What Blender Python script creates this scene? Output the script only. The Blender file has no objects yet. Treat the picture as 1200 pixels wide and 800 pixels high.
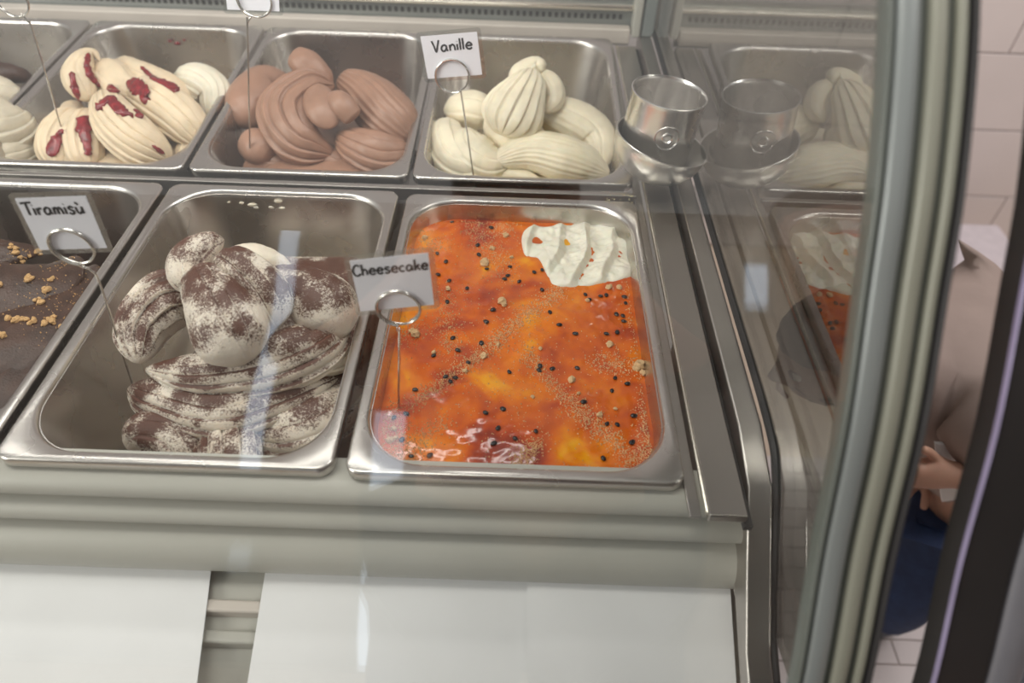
import bpy, bmesh, math, random
import numpy as np
from mathutils import Vector, Matrix, noise
from mathutils.bvhtree import BVHTree
random.seed(7); np.random.seed(7)
scn = bpy.context.scene
PI = math.pi

# ------------------------------------------------------------------ camera
PITCH, YAW, ROLL, CAM_H, FPX = 0.79094, 0.00165, -0.03633, 0.42573, 820.0
CAM = Vector((0, 0, CAM_H))
FW = Vector((math.sin(YAW)*math.cos(PITCH), math.cos(YAW)*math.cos(PITCH), -math.sin(PITCH)))
_rt = Vector((math.cos(YAW), -math.sin(YAW), 0)); _dn = FW.cross(_rt)
RT = _rt*math.cos(ROLL) + _dn*math.sin(ROLL)
DN = -_rt*math.sin(ROLL) + _dn*math.cos(ROLL)
cd = bpy.data.cameras.new('camera'); cam = bpy.data.objects.new('camera', cd)
scn.collection.objects.link(cam)
cam.matrix_world = Matrix(((RT.x, -DN.x, -FW.x, 0), (RT.y, -DN.y, -FW.y, 0), (RT.z, -DN.z, -FW.z, CAM_H), (0, 0, 0, 1)))
cd.sensor_width = 36; cd.lens = FPX/1200*36; cd.clip_start = 0.01; cd.clip_end = 60
cd.dof.use_dof = True; cd.dof.focus_distance = 0.63; cd.dof.aperture_fstop = 4.0
scn.camera = cam
scn.view_settings.view_transform = 'Standard'; scn.view_settings.look = 'None'
scn.view_settings.gamma = 1; scn.view_settings.use_curve_mapping = False
scn.view_settings.exposure = 0.08
scn.cycles.max_bounces = 14; scn.cycles.glossy_bounces = 10; scn.cycles.transmission_bounces = 10; scn.cycles.transparent_max_bounces = 24

# ------------------------------------------------------------------ light
w = bpy.data.worlds.new('room_daylight'); scn.world = w; w.use_nodes = True
w.node_tree.nodes['Background'].inputs[0].default_value = (0.92, 0.90, 0.88, 1)
w.node_tree.nodes['Background'].inputs[1].default_value = 0.50
def area(name, loc, target, sx, sy, power, col):
    l = bpy.data.lights.new(name, 'AREA'); l.shape = 'RECTANGLE'; l.size = sx; l.size_y = sy; l.energy = power; l.color = col
    o = bpy.data.objects.new(name, l); scn.collection.objects.link(o); o.location = loc
    o.rotation_euler = (Vector(target)-Vector(loc)).to_track_quat('-Z', 'Y').to_euler(); return o
area('side_window_light', (-2.3, -0.75, 0.95), (-0.05, 0.55, 0), 0.9, 1.0, 36, (1.0, 0.96, 0.90))
area('overhead_fill', (-0.55, 0.30, 1.5), (-0.55, 0.45, 0), 0.8, 0.3, 9, (1.0, 0.95, 0.88))  # added light from above to brighten the slat tops
area('rear_room_fill', (1.3, 0.7, 1.9), (1.0, 1.3, -.5), 0.8, 0.8, 26, (1.0, 0.95, 0.92))  # added to brighten the tiles and floor right of the case
area('case_fill', (-0.45, 0.53, 0.395), (-0.45, 0.72, 0), 0.9, 0.04, 1.3, (1.0, 0.97, 0.92))  # added behind the front glass to brighten the faces of the cards

# ------------------------------------------------------------------ helpers
def at(px, py, z=None, X=None, Y=None, zc=None):
    d = FW + (px-600)/FPX*RT + (py-400)/FPX*DN
    if z is not None: t = (z-CAM_H)/d.z
    elif X is not None: t = X/d.x
    elif Y is not None: t = Y/d.y
    else: t = zc
    return CAM + d*t
def link(o, parent=None):
    scn.collection.objects.link(o)
    if parent is not None:
        o.parent = parent; o.matrix_parent_inverse = Matrix.Translation(parent.location).inverted() if parent.type == 'EMPTY' and parent.rotation_euler[2] == 0 else Matrix()
    return o
def mesh_obj(name, verts, faces, mat, parent=None, smooth=True):
    me = bpy.data.meshes.new(name); me.from_pydata([tuple(v) for v in verts], [], faces); me.update()
    if smooth: me.polygons.foreach_set('use_smooth', [True]*len(me.polygons))
    if mat: me.materials.append(mat)
    o = bpy.data.objects.new(name, me)
    link(o, parent if parent is None or parent.type == 'EMPTY' else None)
    if parent is not None and parent.type != 'EMPTY': sub(o, parent)
    return o
def sub(o, parent):      # sub-part under a mesh part, both modelled in world coordinates
    o.parent = parent
    bpy_parent_fix.append((o, parent))
bpy_parent_fix = []
def tag(o, label=None, cat=None, group=None, kind=None):
    if label: o['label'] = label
    if cat: o['category'] = cat
    if group: o['group'] = group
    if kind: o['kind'] = kind
    return o
def thing(name, loc, label, cat, group=None):
    o = bpy.data.objects.new(name, None); o.empty_display_size = 0.05; scn.collection.objects.link(o); o.location = loc
    return tag(o, label, cat, group)
def sm(o, ang=35):
    me = o.data
    me.polygons.foreach_set('use_smooth', [True]*len(me.polygons))
    try: me.set_sharp_from_angle(angle=math.radians(ang))
    except Exception: pass
    return o
def catmull(pts, n=8, closed=False):
    pts = [Vector(p) for p in pts]; out = []
    m = len(pts)
    for i in range(m if closed else m-1):
        p1, p2 = pts[i], pts[(i+1) % m]
        p0 = pts[(i-1) % m] if closed or i > 0 else p1*2-p2
        p3 = pts[(i+2) % m] if closed or i+2 < m else p2*2-p1
        for k in range(n):
            t = k/n
            out.append(0.5*((2*p1)+(p2-p0)*t+(2*p0-5*p1+4*p2-p3)*t*t+(3*p1-p0-3*p2+p3)*t**3))
    if not closed: out.append(pts[-1])
    return out
def tube_data(pts, r, seg=8, flat=None, closed=False):
    """tube along points; flat=(normal, factor) squashes it along a normal"""
    vs, fs = [], []; n = len(pts); U = None
    for i, p in enumerate(pts):
        a = pts[(i-1) % n] if closed or i else pts[i]; b = pts[(i+1) % n] if closed or i < n-1 else pts[i]
        T = (b-a).normalized()
        if U is None: U = T.orthogonal().normalized()
        else: U = (U-T*U.dot(T)).normalized()
        B = T.cross(U); rr = r[i] if isinstance(r, (list, tuple)) else r
        for k in range(seg):
            an = 2*PI*k/seg; off = U*math.cos(an)*rr + B*math.sin(an)*rr
            if flat: off = off - flat[0]*off.dot(flat[0])*(1-flat[1])
            vs.append(p+off)
    for i in range(n if closed else n-1):
        for k in range(seg):
            j = (i+1) % n
            fs.append((i*seg+k, i*seg+(k+1) % seg, j*seg+(k+1) % seg, j*seg+k))
    if not closed: fs.append(tuple(range(seg))[::-1]); fs.append(tuple((n-1)*seg+k for k in range(seg)))
    return vs, fs
class MB:
    def __init__(s): s.v = []; s.f = []
    def add(s, vs, fs):
        b = len(s.v); s.v += list(vs); s.f += [tuple(b+i for i in f) for f in fs]; return s
    def tube(s, pts, r, **k): return s.add(*tube_data([Vector(p) for p in pts], r, **k))
    def box(s, x0, x1, y0, y1, z0, z1):
        v = [Vector((x, y, z)) for x in (x0, x1) for y in (y0, y1) for z in (z0, z1)]
        return s.add(v, [(0, 1, 3, 2), (4, 6, 7, 5), (0, 4, 5, 1), (2, 3, 7, 6), (0, 2, 6, 4), (1, 5, 7, 3)])
    def prism(s, poly, x0, x1):          # polygon in (Y, Z), extruded in X
        n = len(poly); v = [Vector((x0, p[0], p[1])) for p in poly]+[Vector((x1, p[0], p[1])) for p in poly]
        return s.add(v, [tuple(range(n)), tuple(range(2*n-1, n-1, -1))]+[(i, i+n, (i+1) % n+n, (i+1) % n) for i in range(n)])
    def build(s, name, mat, parent=None, smooth=True, bevel=0, ang=35):
        o = mesh_obj(name, s.v, s.f, mat, parent, smooth)
        bm = bmesh.new(); bm.from_mesh(o.data); bmesh.ops.recalc_face_normals(bm, faces=bm.faces); bm.to_mesh(o.data); bm.free()
        if bevel:
            m = o.modifiers.new('bevel', 'BEVEL'); m.width = bevel; m.segments = 3; m.limit_method = 'ANGLE'; m.angle_limit = math.radians(40); m.harden_normals = False
        if smooth: sm(o, ang)
        return o

# ------------------------------------------------------------------ materials
def new_mat(name):
    m = bpy.data.materials.new(name); m.use_nodes = True; nt = m.node_tree; b = nt.nodes['Principled BSDF']; return m, nt, b
def N(nt, t, **kw):
    n = nt.nodes.new(t)
    for k, v in kw.items():
        if k in n.inputs.keys(): n.inputs[k].default_value = v
        else: setattr(n, k, v)
    return n
def simple(name, col, rough=0.5, metal=0, noise_amt=0.06, scale=40, bump=0.0, **kw):
    m, nt, b = new_mat(name)
    b.inputs['Roughness'].default_value = rough; b.inputs['Metallic'].default_value = metal
    tc = N(nt, 'ShaderNodeTexCoord'); nz = N(nt, 'ShaderNodeTexNoise', Scale=scale, Detail=4.0)
    nt.links.new(tc.outputs['Object'], nz.inputs['Vector'])
    r = N(nt, 'ShaderNodeValToRGB'); c = Vector(col)
    r.color_ramp.elements[0].color = (*(c*(1-noise_amt)), 1); r.color_ramp.elements[1].color = (*[min(1, x*(1+noise_amt)) for x in c], 1)
    r.color_ramp.elements[0].position = .3; r.color_ramp.elements[1].position = .7
    nt.links.new(nz.outputs['Fac'], r.inputs['Fac']); nt.links.new(r.outputs['Color'], b.inputs['Base Color'])
    if bump:
        bp = N(nt, 'ShaderNodeBump', Strength=bump, Distance=0.002); nt.links.new(nz.outputs['Fac'], bp.inputs['Height']); nt.links.new(bp.outputs['Normal'], b.inputs['Normal'])
    for k, v in kw.items(): b.inputs[k].default_value = v
    return m
def brushed(name, col, rough=0.28, scale=(6, 160, 160), amt=0.1):
    m, nt, b = new_mat(name); b.inputs['Metallic'].default_value = 1
    tc = N(nt, 'ShaderNodeTexCoord'); mp = N(nt, 'ShaderNodeMapping'); mp.inputs['Scale'].default_value = scale
    nz = N(nt, 'ShaderNodeTexNoise', Scale=3.0, Detail=6.0); nz2 = N(nt, 'ShaderNodeTexNoise', Scale=14.0, Detail=3.0)
    nt.links.new(tc.outputs['Object'], mp.inputs['Vector']); nt.links.new(mp.outputs['Vector'], nz.inputs['Vector']); nt.links.new(tc.outputs['Object'], nz2.inputs['Vector'])
    mr = N(nt, 'ShaderNodeMapRange'); mr.inputs['To Min'].default_value = rough-amt*.6; mr.inputs['To Max'].default_value = rough+amt
    nt.links.new(nz2.outputs['Fac'], mr.inputs['Value']); nt.links.new(mr.outputs['Result'], b.inputs['Roughness'])
    b.inputs['Base Color'].default_value = (*col, 1)
    bp = N(nt, 'ShaderNodeBump', Strength=0.06, Distance=0.001); nt.links.new(nz.outputs['Fac'], bp.inputs['Height']); nt.links.new(bp.outputs['Normal'], b.inputs['Normal'])
    return m
def glass(name, tint=(0.93, 0.96, 0.94), f0=0.04, rough=0.0):
    m = bpy.data.materials.new(name); m.use_nodes = True; nt = m.node_tree; nt.nodes.clear()
    out = N(nt, 'ShaderNodeOutputMaterial'); mix = N(nt, 'ShaderNodeMixShader'); tr = N(nt, 'ShaderNodeBsdfTransparent'); gl = N(nt, 'ShaderNodeBsdfGlossy')
    tr.inputs['Color'].default_value = (*tint, 1); gl.inputs['Roughness'].default_value = rough; gl.inputs['Color'].default_value = (1, 1, 1, 1)
    g = N(nt, 'ShaderNodeNewGeometry'); dot = N(nt, 'ShaderNodeVectorMath', operation='DOT_PRODUCT')
    nt.links.new(g.outputs['Normal'], dot.inputs[0]); nt.links.new(g.outputs['Incoming'], dot.inputs[1])
    ab = N(nt, 'ShaderNodeMath', operation='ABSOLUTE'); nt.links.new(dot.outputs['Value'], ab.inputs[0])
    sb = N(nt, 'ShaderNodeMath', operation='SUBTRACT'); sb.inputs[0].default_value = 1; nt.links.new(ab.outputs[0], sb.inputs[1])
    pw = N(nt, 'ShaderNodeMath', operation='POWER'); nt.links.new(sb.outputs[0], pw.inputs[0]); pw.inputs[1].default_value = 5
    ma = N(nt, 'ShaderNodeMath', operation='MULTIPLY_ADD'); nt.links.new(pw.outputs[0], ma.inputs[0]); ma.inputs[1].default_value = 1-f0; ma.inputs[2].default_value = f0
    nt.links.new(ma.outputs[0], mix.inputs[0]); nt.links.new(tr.outputs[0], mix.inputs[1]); nt.links.new(gl.outputs[0], mix.inputs[2]); nt.links.new(mix.outputs[0], out.inputs['Surface'])
    return m
def cream(name, col, dark=None, rough=0.45, sss=0.25, bump=0.25, scale=60):
    m, nt, b = new_mat(name)
    tc = N(nt, 'ShaderNodeTexCoord'); n1 = N(nt, 'ShaderNodeTexNoise', Scale=scale, Detail=5.0); n2 = N(nt, 'ShaderNodeTexNoise', Scale=scale*8, Detail=3.0)
    for n in (n1, n2): nt.links.new(tc.outputs['Object'], n.inputs['Vector'])
    r = N(nt, 'ShaderNodeValToRGB'); dark = dark or tuple(c*.88 for c in col)
    r.color_ramp.elements[0].color = (*dark, 1); r.color_ramp.elements[1].color = (*col, 1); r.color_ramp.elements[0].position = .3; r.color_ramp.elements[1].position = .6
    nt.links.new(n1.outputs['Fac'], r.inputs['Fac']); nt.links.new(r.outputs['Color'], b.inputs['Base Color'])
    ad = N(nt, 'ShaderNodeMath', operation='ADD'); nt.links.new(n1.outputs['Fac'], ad.inputs[0]); nt.links.new(n2.outputs['Fac'], ad.inputs[1])
    bp = N(nt, 'ShaderNodeBump', Strength=bump, Distance=0.002); nt.links.new(ad.outputs[0], bp.inputs['Height']); nt.links.new(bp.outputs['Normal'], b.inputs['Normal'])
    b.inputs['Roughness'].default_value = rough; b.inputs['Subsurface Weight'].default_value = sss; b.inputs['Subsurface Radius'].default_value = (0.006, 0.004, 0.0025); b.inputs['Subsurface Scale'].default_value = 1
    return m, nt, b, r

M_pan = brushed('stainless_pan', (0.60, 0.57, 0.54), 0.26)
M_steel = brushed('brushed_steel', (0.50, 0.47, 0.44), 0.33, (160, 6, 160))
M_rail = brushed('rail_steel', (0.80, 0.76, 0.66), 0.22, (160, 6, 160))
M_cup = brushed('polished_steel', (0.80, 0.78, 0.76), 0.26, (40, 40, 4), 0.05)
M_bowl = brushed('satin_steel', (0.80, 0.78, 0.75), 0.30, (40, 40, 4), 0.06)
M_alu = simple('painted_aluminium', (0.47, 0.46, 0.41), 0.42, 0.0, 0.03, 12)
M_ledge = simple('beige_trim', (0.62, 0.56, 0.50), 0.4, 0, 0.05, 20)
M_greymetal = simple('grey_metal_strip', (0.30, 0.32, 0.31), 0.35, 0.6, 0.06, 30)
M_dark = simple('dark_recess', (0.035, 0.035, 0.035), 0.6)
M_rubber = simple('black_rubber', (0.018, 0.017, 0.018), 0.55)
M_white = simple('white_paper', (0.80, 0.80, 0.80), 0.6, 0, 0.02, 15)
M_card = simple('card_paper', (0.88, 0.88, 0.94), 0.5, 0, 0.015, 15)
M_wire = brushed('steel_wire', (0.62, 0.60, 0.56), 0.22, (60, 60, 60))
M_ink = simple('black_ink', (0.02, 0.02, 0.022), 0.5)
M_gfront = glass('front_glass', (0.975, 0.985, 0.98), 0.058)
M_gside = glass('side_glass', (0.60, 0.60, 0.57), 0.15)
M_lam = glass('clear_plastic', (0.88, 0.90, 0.90), 0.12, 0.15)

# ------------------------------------------------------------------ room
FLOOR = -0.86; WALLY = 1.72
M_tile = simple('white_glazed_tile', (0.86, 0.78, 0.77), 0.3, 0, 0.03, 3)
M_grout = simple('grey_grout', (0.45, 0.42, 0.42), 0.8)
M_plank = simple('pale_floor_board', (0.62, 0.56, 0.56), 0.45, 0, 0.06, 8)
M_floor = simple('beige_floor', (0.62, 0.50, 0.40), 0.5, 0, 0.06, 4)
M_plaster = simple('warm_plaster', (0.55, 0.50, 0.46), 0.8, 0, 0.04, 3)
floor = tag(MB().box(-3, 3.2, -3, 2.6, FLOOR-.08, FLOOR-.006).build('floor', M_floor), 'beige shop floor with narrow pale boards', kind='structure')
wall = tag(MB().box(-3, 3.2, WALLY, WALLY+.1, FLOOR, 2.2).build('wall_back', M_grout), 'wall of pinkish white tiles', kind='structure')
tile_me = None
for r in range(7):
    for c in range(4):
        x0 = 0.55+c*.42-(.21 if r % 2 else 0); z0 = FLOOR+.003+r*.2
        if tile_me is None:
            b = MB().box(0, .416, -.008, 0, 0, .196); t = b.build('tile', M_tile, wall, False, .0015); tile_me = t.data
        else:
            t = bpy.data.objects.new('tile', tile_me); scn.collection.objects.link(t); t.parent = wall
            mm = t.modifiers.new('bevel', 'BEVEL'); mm.width = .0015; mm.segments = 2
        t.location = (x0, WALLY+.002, z0)
pl_me = None
for r in range(22):
    for c in range(2):
        x0 = .22+c*.5-(.17 if r % 2 else 0); y0 = -.05+r*.045
        if pl_me is None:
            t = MB().box(0, .497, 0, .0425, 0, .008).build('floor_board', M_plank, floor, False, .001); pl_me = t.data
        else:
            t = bpy.data.objects.new('floor_board', pl_me); scn.collection.objects.link(t); t.parent = floor
        t.location = (x0, y0, FLOOR-.007)

# ------------------------------------------------------------------ curve of the front glass (Y, Z)
GP = [(.055, -.42), (.075, -.25), (.095, -.12), (.115, -.035), (.1407, .0285), (.1803, .0968), (.2136, .1609), (.2478, .2134), (.2805, .2612), (.3307, .3167), (.40, .372), (.50, .42), (.64, .45)]
G = [(p.x, p.y) for p in catmull([(a, b, 0) for a, b in GP], 6)]
def Gn(i):
    a = G[max(0, i-1)]; b = G[min(len(G)-1, i+1)]; dy, dz = b[0]-a[0], b[1]-a[1]; l = math.hypot(dy, dz); return (-dz/l, dy/l)   # outward
def sweepG(prof, name, mat, parent, smooth=True, i0=0, i1=None):
    """closed profile of (x, outward offset) swept along the curved glass line"""
    i1 = len(G) if i1 is None else i1; vs, fs = [], []; n = len(prof); cnt = i1-i0
    for i in range(i0, i1):
        ny, nz = Gn(i)
        for x, o in prof: vs.append(Vector((x, G[i][0]+ny*o, G[i][1]+nz*o)))
    for i in range(cnt-1):
        for k in range(n): fs.append((i*n+k, i*n+(k+1) % n, (i+1)*n+(k+1) % n, (i+1)*n+k))
    fs.append(tuple(range(n))); fs.append(tuple((cnt-1)*n+k for k in range(n)))
    b = MB(); b.add(vs, fs); return b.build(name, mat, parent, smooth, 0, 50)
def roundstrip(x0, x1, base, top, n=8):
    c = (x0+x1)/2; h = (x1-x0)/2
    return [(x0, base)]+[(c-h*math.cos(PI*k/n), base+(top-base)*(math.sin(PI*k/n)**.6)) for k in range(1, n)]+[(x1, base)]

case = thing('display_case', (-.45, .6, FLOOR), 'glass fronted ice cream display case holding two rows of steel pans', 'display case')
sweepG([(-1.35, -.003), (.162, -.003), (.162, .003), (-1.35, .003)], 'front_glass', M_gfront, case)
M_p1 = simple('frame_bluegrey', (0.25, 0.275, 0.27), 0.35, 0.2, .03, 9); M_p2 = simple('frame_olive', (0.26, 0.265, 0.215), 0.4, 0.1, .03, 9)
M_p3 = simple('frame_darkgreen', (0.12, 0.135, 0.12), 0.4, 0.1, .03, 9)
post = sweepG([(.160, -.006), (.200, -.006), (.200, .000), (.160, .000)], 'frame_profile', M_p3, case)
sweepG(roundstrip(.160, .1635, -.001, .004), 'seal', M_p3, post)
sweepG(roundstrip(.164, .1755, 0, .005), 'ridge', M_p1, post)
sweepG(roundstrip(.179, .1875, 0, .005), 'ridge', M_p2, post)
sweepG(roundstrip(.191, .1965, 0, .004), 'ridge', M_p2, post)
sweepG(roundstrip(.1965, .2005, -.006, .006), 'gasket', M_rubber, post)

# side glass: plate in the plane X = .2
iz = [i for i in range(len(G)) if G[i][1] > -.07]
gp = [(G[i][0]+.012, G[i][1]-.006) for i in iz]
poly = gp+[(1.14, .45), (1.14, .006), (.33, .006), (.285, -.012), (.25, -.05), (.21, -.085)]
MB().prism(poly, .2005, .2055).build('side_glass', M_gside, case, False)
seal_pts = [(.2, 1.13, .004), (.2, .8, .004), (.2, .5, .004), (.2, .345, .004), (.2, .30, -.008), (.2, .255, -.05), (.2, .21, -.09), (.2, .12, -.13)]
MB().tube(catmull(seal_pts, 6), .0035).build('glass_seal', M_rubber, case)

# well and side strips to the right of the pans
M_well = simple('well_liner', (0.34, 0.33, 0.31), 0.4, 0.7, .05, 20)
MB().box(-1.35, .215, .26, 1.12, -.21, -.20).build('well_floor', M_well, case, False)
MB().box(-1.35, .132, .655, .662, -.020, -.004).build('cross_bar', M_steel, case, False, .001)
MB().box(-1.35, .14, .290, .300, -.04, -.022).build('front_bar', M_rail, case, False, .001)
MB().box(.1300, .1385, .262, 1.06, -.011, -.008).build('side_strip', M_steel, case, False, .0006)
MB().tube([(.1415, .262, -.003), (.1415, 1.05, -.003)], .0017).build('bright_rail', M_rail, case)
MB().box(.1435, .171, .262, 1.06, -.014, -.006).build('side_panel', M_steel, case, False, .0012)
MB().box(.1715, .1775, .262, 1.08, -.024, -.018).build('groove', M_dark, case, False)
MB().prism([(1.1, -.03), (1.1, .0), (.34, .0), (.29, -.012), (.245, -.052), (.2, -.09), (.1, -.13), (.1, -.16), (.3, -.06), (.34, -.03)], .178, .1965).build('side_channel', M_steel, case, True, .0015)
MB().box(.196, .2, .06, .6, -.42, -.14).build('side_liner', M_alu, case, False)

# front louvre of three rounded slats stepping down to the customer
def P(px, py, z): p = at(px, py, z); return (p.y, p.z)
def slat(p0, p1, x1):
    """rounded slat: the top runs towards the customer and rolls over into an undercut lower edge"""
    (ya, za), (yb, zb) = p0, p1; dy = ya-yb+.003; dz = za-zb; prof = []
    for k in range(15):
        th = PI*.74*k/14; prof.append((ya-dy*math.sin(th)**.95, zb+dz*.32+dz*.68*math.cos(th)))
    prof += [(ya+.004, zb-dz*.22), (ya+.02, zb-dz*.2), (ya+.014, za)]
    return MB().prism(prof, -1.35, x1).build('louvre_slat', M_alu, case, True, 0, 50)
slat(P(600, 562, -.0125), P(600, 597, -.030), at(850, 600, -.022).x)
slat(P(600, 592, -.038), P(600, 626, -.054), at(872, 625, -.045).x)
slat(P(600, 621, -.062), P(600, 681, -.098), at(893, 660, -.08).x)
MB().prism([(.285, -.03), (.262, -.20), (.276, -.20), (.295, -.03)], -1.35, .17).build('louvre_back', M_dark, case, False)
# lower apron under the sheets
a0 = P(600, 690, -.108); a1 = P(600, 860, -.140)
MB().prism([(a0[0]+.01, a0[1]-.004), (a0[0]-.004, a0[1]-.006), (a1[0]+.02, a1[1]-.012), (a1[0]-.06, a1[1]-.10), (.27, -.21)], -1.35, .178).build('apron', M_alu, case, True, 0, 30)

for y_, z_, mt_, w_ in ((.238, -.118, M_ledge, .010), (.218, -.128, M_alu, .010)):
    MB().box(-1.35, .176, y_-w_, y_, z_-.01, z_+.004).build('apron_step', mt_, case, True, .002)
# rear ledge, vent strip and rear uprights
def YZ(py, Y): p = at(400, py, Y=Y); return p.z
LY = 1.075
MB().box(-1.35, .163, LY, LY+.02, -.01, .012).build('rear_ledge', M_ledge, case, False, .002)
MB().box(-1.35, .165, LY+.022, LY+.03, -.02, .05).build('vent_panel', M_greymetal, case, False)
MB().tube([(-1.35, LY+.018, .037), (.165, LY+.018, .037)], .0045).build('rear_rail', M_rail, case)

MB().box(.165, .1775, LY+.0, LY+.03, .0, .5).build('rear_upright', M_alu, case, False, .003)
MB().box(.180, .199, LY+.004, LY+.034, .0, .5).build('rear_upright', M_p1, case, False, .003)
b = MB()
for k in range(150): b.box(-1.3+k*.0097, -1.3+k*.0097+.005, LY+.0208, LY+.0222, .019, .026)
tag(b.build('vent_slots', M_dark, case, False), kind='stuff')
# ------------------------------------------------------------------ pans
def rrect(a, b, r, z, cx=0, cy=0, seg=10):
    out = []
    for sx, sy, a0 in ((1, 1, 0), (-1, 1, PI/2), (-1, -1, PI), (1, -1, 3*PI/2)):
        for k in range(seg+1):
            an = a0+PI/2*k/seg; out.append(Vector((cx+sx*(a-r)+r*math.cos(an), cy+sy*(b-r)+r*math.sin(an), z)))
    return out
def loft(loops, close=True):
    vs, fs = [], []; n = len(loops[0])
    for l in loops: vs += l
    for i in range(len(loops)-1):
        for k in range(n): fs.append((i*n+k, i*n+(k+1) % n, (i+1)*n+(k+1) % n, (i+1)*n+k))
    if close: fs.append(tuple((len(loops)-1)*n+k for k in range(n)))
    return vs, fs
def pan(cx, cy, a, b, label, z=0, tilt=0, depth=.125, fx=.0085, fy=.0095):
    L = []
    def lp(dx, dy, r, z): L.append(rrect(a-dx, b-dy, r, z))
    # outside skin from the bottom up, the rolled lip, the flange, then down the inside
    lp(fx+.037, fy+.037, .03, -depth-.0012); lp(fx+.026, fy+.026, .035, -depth+.002); lp(fx+.019, fy+.019, .04, -depth+.015); lp(fx+.005, fy+.005, .046, -.02); lp(fx+.002, fy+.002, .047, -.0045)
    lp(.003, .003, .010, -.004); lp(.0025, .0025, .010, -.0095); lp(.0008, .0008, .011, -.0103); lp(0, 0, .012, -.009); lp(0, 0, .012, -.0025); lp(.0007, .0007, .0115, -.0006); lp(.0022, .0022, .0105, 0)
    lp(fx-.0012, fy-.0012, .047, -.0006); lp(fx, fy, .048, -.0014); lp(fx+.0012, fy+.0012, .048, -.004); lp(fx+.003, fy+.003, .047, -.018); lp(fx+.016, fy+.016, .042, -depth+.018); lp(fx+.021, fy+.021, .038, -depth+.006); lp(fx+.030, fy+.030, .032, -depth+.0005); lp(fx+.036, fy+.036, .03, -depth)
    vs, fs = loft(L); n = len(L[0]); fs.append(tuple(range(n))[::-1])
    t = tag(MB().add(vs, fs).build('gelato_pan', M_pan, None, True, 0, 60), label, 'pan', 'rectangular steel pans in the case')
    t.location = (cx, cy, z); t.rotation_euler = (tilt, 0, 0); return t
BT = .045
pan(.0062, .4615, .1235, .1785, 'steel pan holding the orange passion fruit cheesecake')
pan(-.2487, .4640, .1225, .1795, 'steel pan holding the cocoa dusted white gelato')
pan(-.5010, .4640, .1225, .1795, 'steel pan holding the dark chocolate gelato behind the Tiramisù sign')
pan(.0065, .851, .1235, .1800, 'steel pan holding the white gelato behind the Vanille sign', .008, BT)
pan(-.2440, .851, .1225, .1800, 'steel pan holding the smooth light brown chocolate gelato', .008, BT)
pan(-.4950, .851, .1225, .1800, 'steel pan holding the beige gelato with red sauce', .008, BT)
pan(-.7460, .851, .1225, .1800, 'steel pan at the far left of the back row, cut by the picture edge', .008, BT)
# ------------------------------------------------------------------ gelato
def fold_data(spine, thick=.85, ribs=0, amp=.10, up=(0, -.55, .85), twist=0.0, arc=(0.0, 1.0), nt=56, nphi=None, rough=.03, e=(.22, .22), seed=0, saw=.5):
    """one spatula fold: spine of (px, py, z, half width in px); ribs run lengthwise inside the arc of the section"""
    pts = [at(a, b, z) for a, b, z, w_ in spine]
    rad = [w_*((p-CAM).dot(FW))/FPX for p, (a, b, z, w_) in zip(pts, spine)]
    cp = catmull(pts, 10); cr = [v.x for v in catmull([Vector((r_, 0, 0)) for r_ in rad], 10)]
    n0 = len(cp); nphi = nphi or (int(max(64, ribs*14)) if ribs else 56); vs, fs = [], []; Up = Vector(up).normalized(); sc = max(rad)
    for i in range(nt):
        t = i/(nt-1); tt = .5-.5*math.cos(PI*t)*.94-.0 if False else t
        # denser sampling near the ends
        tt = t-math.sin(2*PI*t)/(2*PI)*.55
        f = tt*(n0-1); k = min(n0-2, int(f)); u = f-k
        p = cp[k].lerp(cp[k+1], u); r_ = max(0.0005, cr[k]*(1-u)+cr[k+1]*u)
        T = (cp[min(n0-1, k+2)]-cp[max(0, k-1)]).normalized()
        U = (Up-T*Up.dot(T)); U = U.normalized() if U.length > .05 else T.orthogonal().normalized(); B = T.cross(U)
        end = 1.0
        if tt < e[0]: end *= math.sqrt(max(0, 1-(1-tt/e[0])**2))
        if 1-tt < e[1]: end *= math.sqrt(max(0, 1-(1-(1-tt)/e[1])**2))
        end = max(end, .015)
        for j in range(nphi):
            ph = 2*PI*j/nphi; q = 1.0
            if ribs:
                a = (j/nphi+twist*tt) % 1.0
                if arc[0] <= a <= arc[1]:
                    s = ((a-arc[0])/(arc[1]-arc[0])*ribs) % 1.0
                    rb = (s**saw)*(1-max(0, (s-.86)/.14)**2)            # overlapping shingle-like ridges
                    edge = min(1, (a-arc[0])/.04, (arc[1]-a)/.04)
                    q += amp*(rb-.6)*edge*min(1, end*1.3)
            c_, s_ = math.cos(ph), math.sin(ph)
            off = B*(c_*r_*end*q)+U*(s_*r_*end*thick*q)
            v = p+off
            d = noise.noise(v*38+Vector((seed*7.1, 0, 0)))*.55+noise.noise(v*95+Vector((0, seed*3.3, 0)))*.25+noise.noise(v*260)*.10
            v = v+off.normalized()*(d*rough*sc*2.2)
            vs.append(v)
    for i in range(nt-1):
        for j in range(nphi): fs.append((i*nphi+j, i*nphi+(j+1) % nphi, (i+1)*nphi+(j+1) % nphi, (i+1)*nphi+j))
    fs.append(tuple(range(nphi))[::-1]); fs.append(tuple((nt-1)*nphi+k for k in range(nphi)))
    return vs, fs
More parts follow.
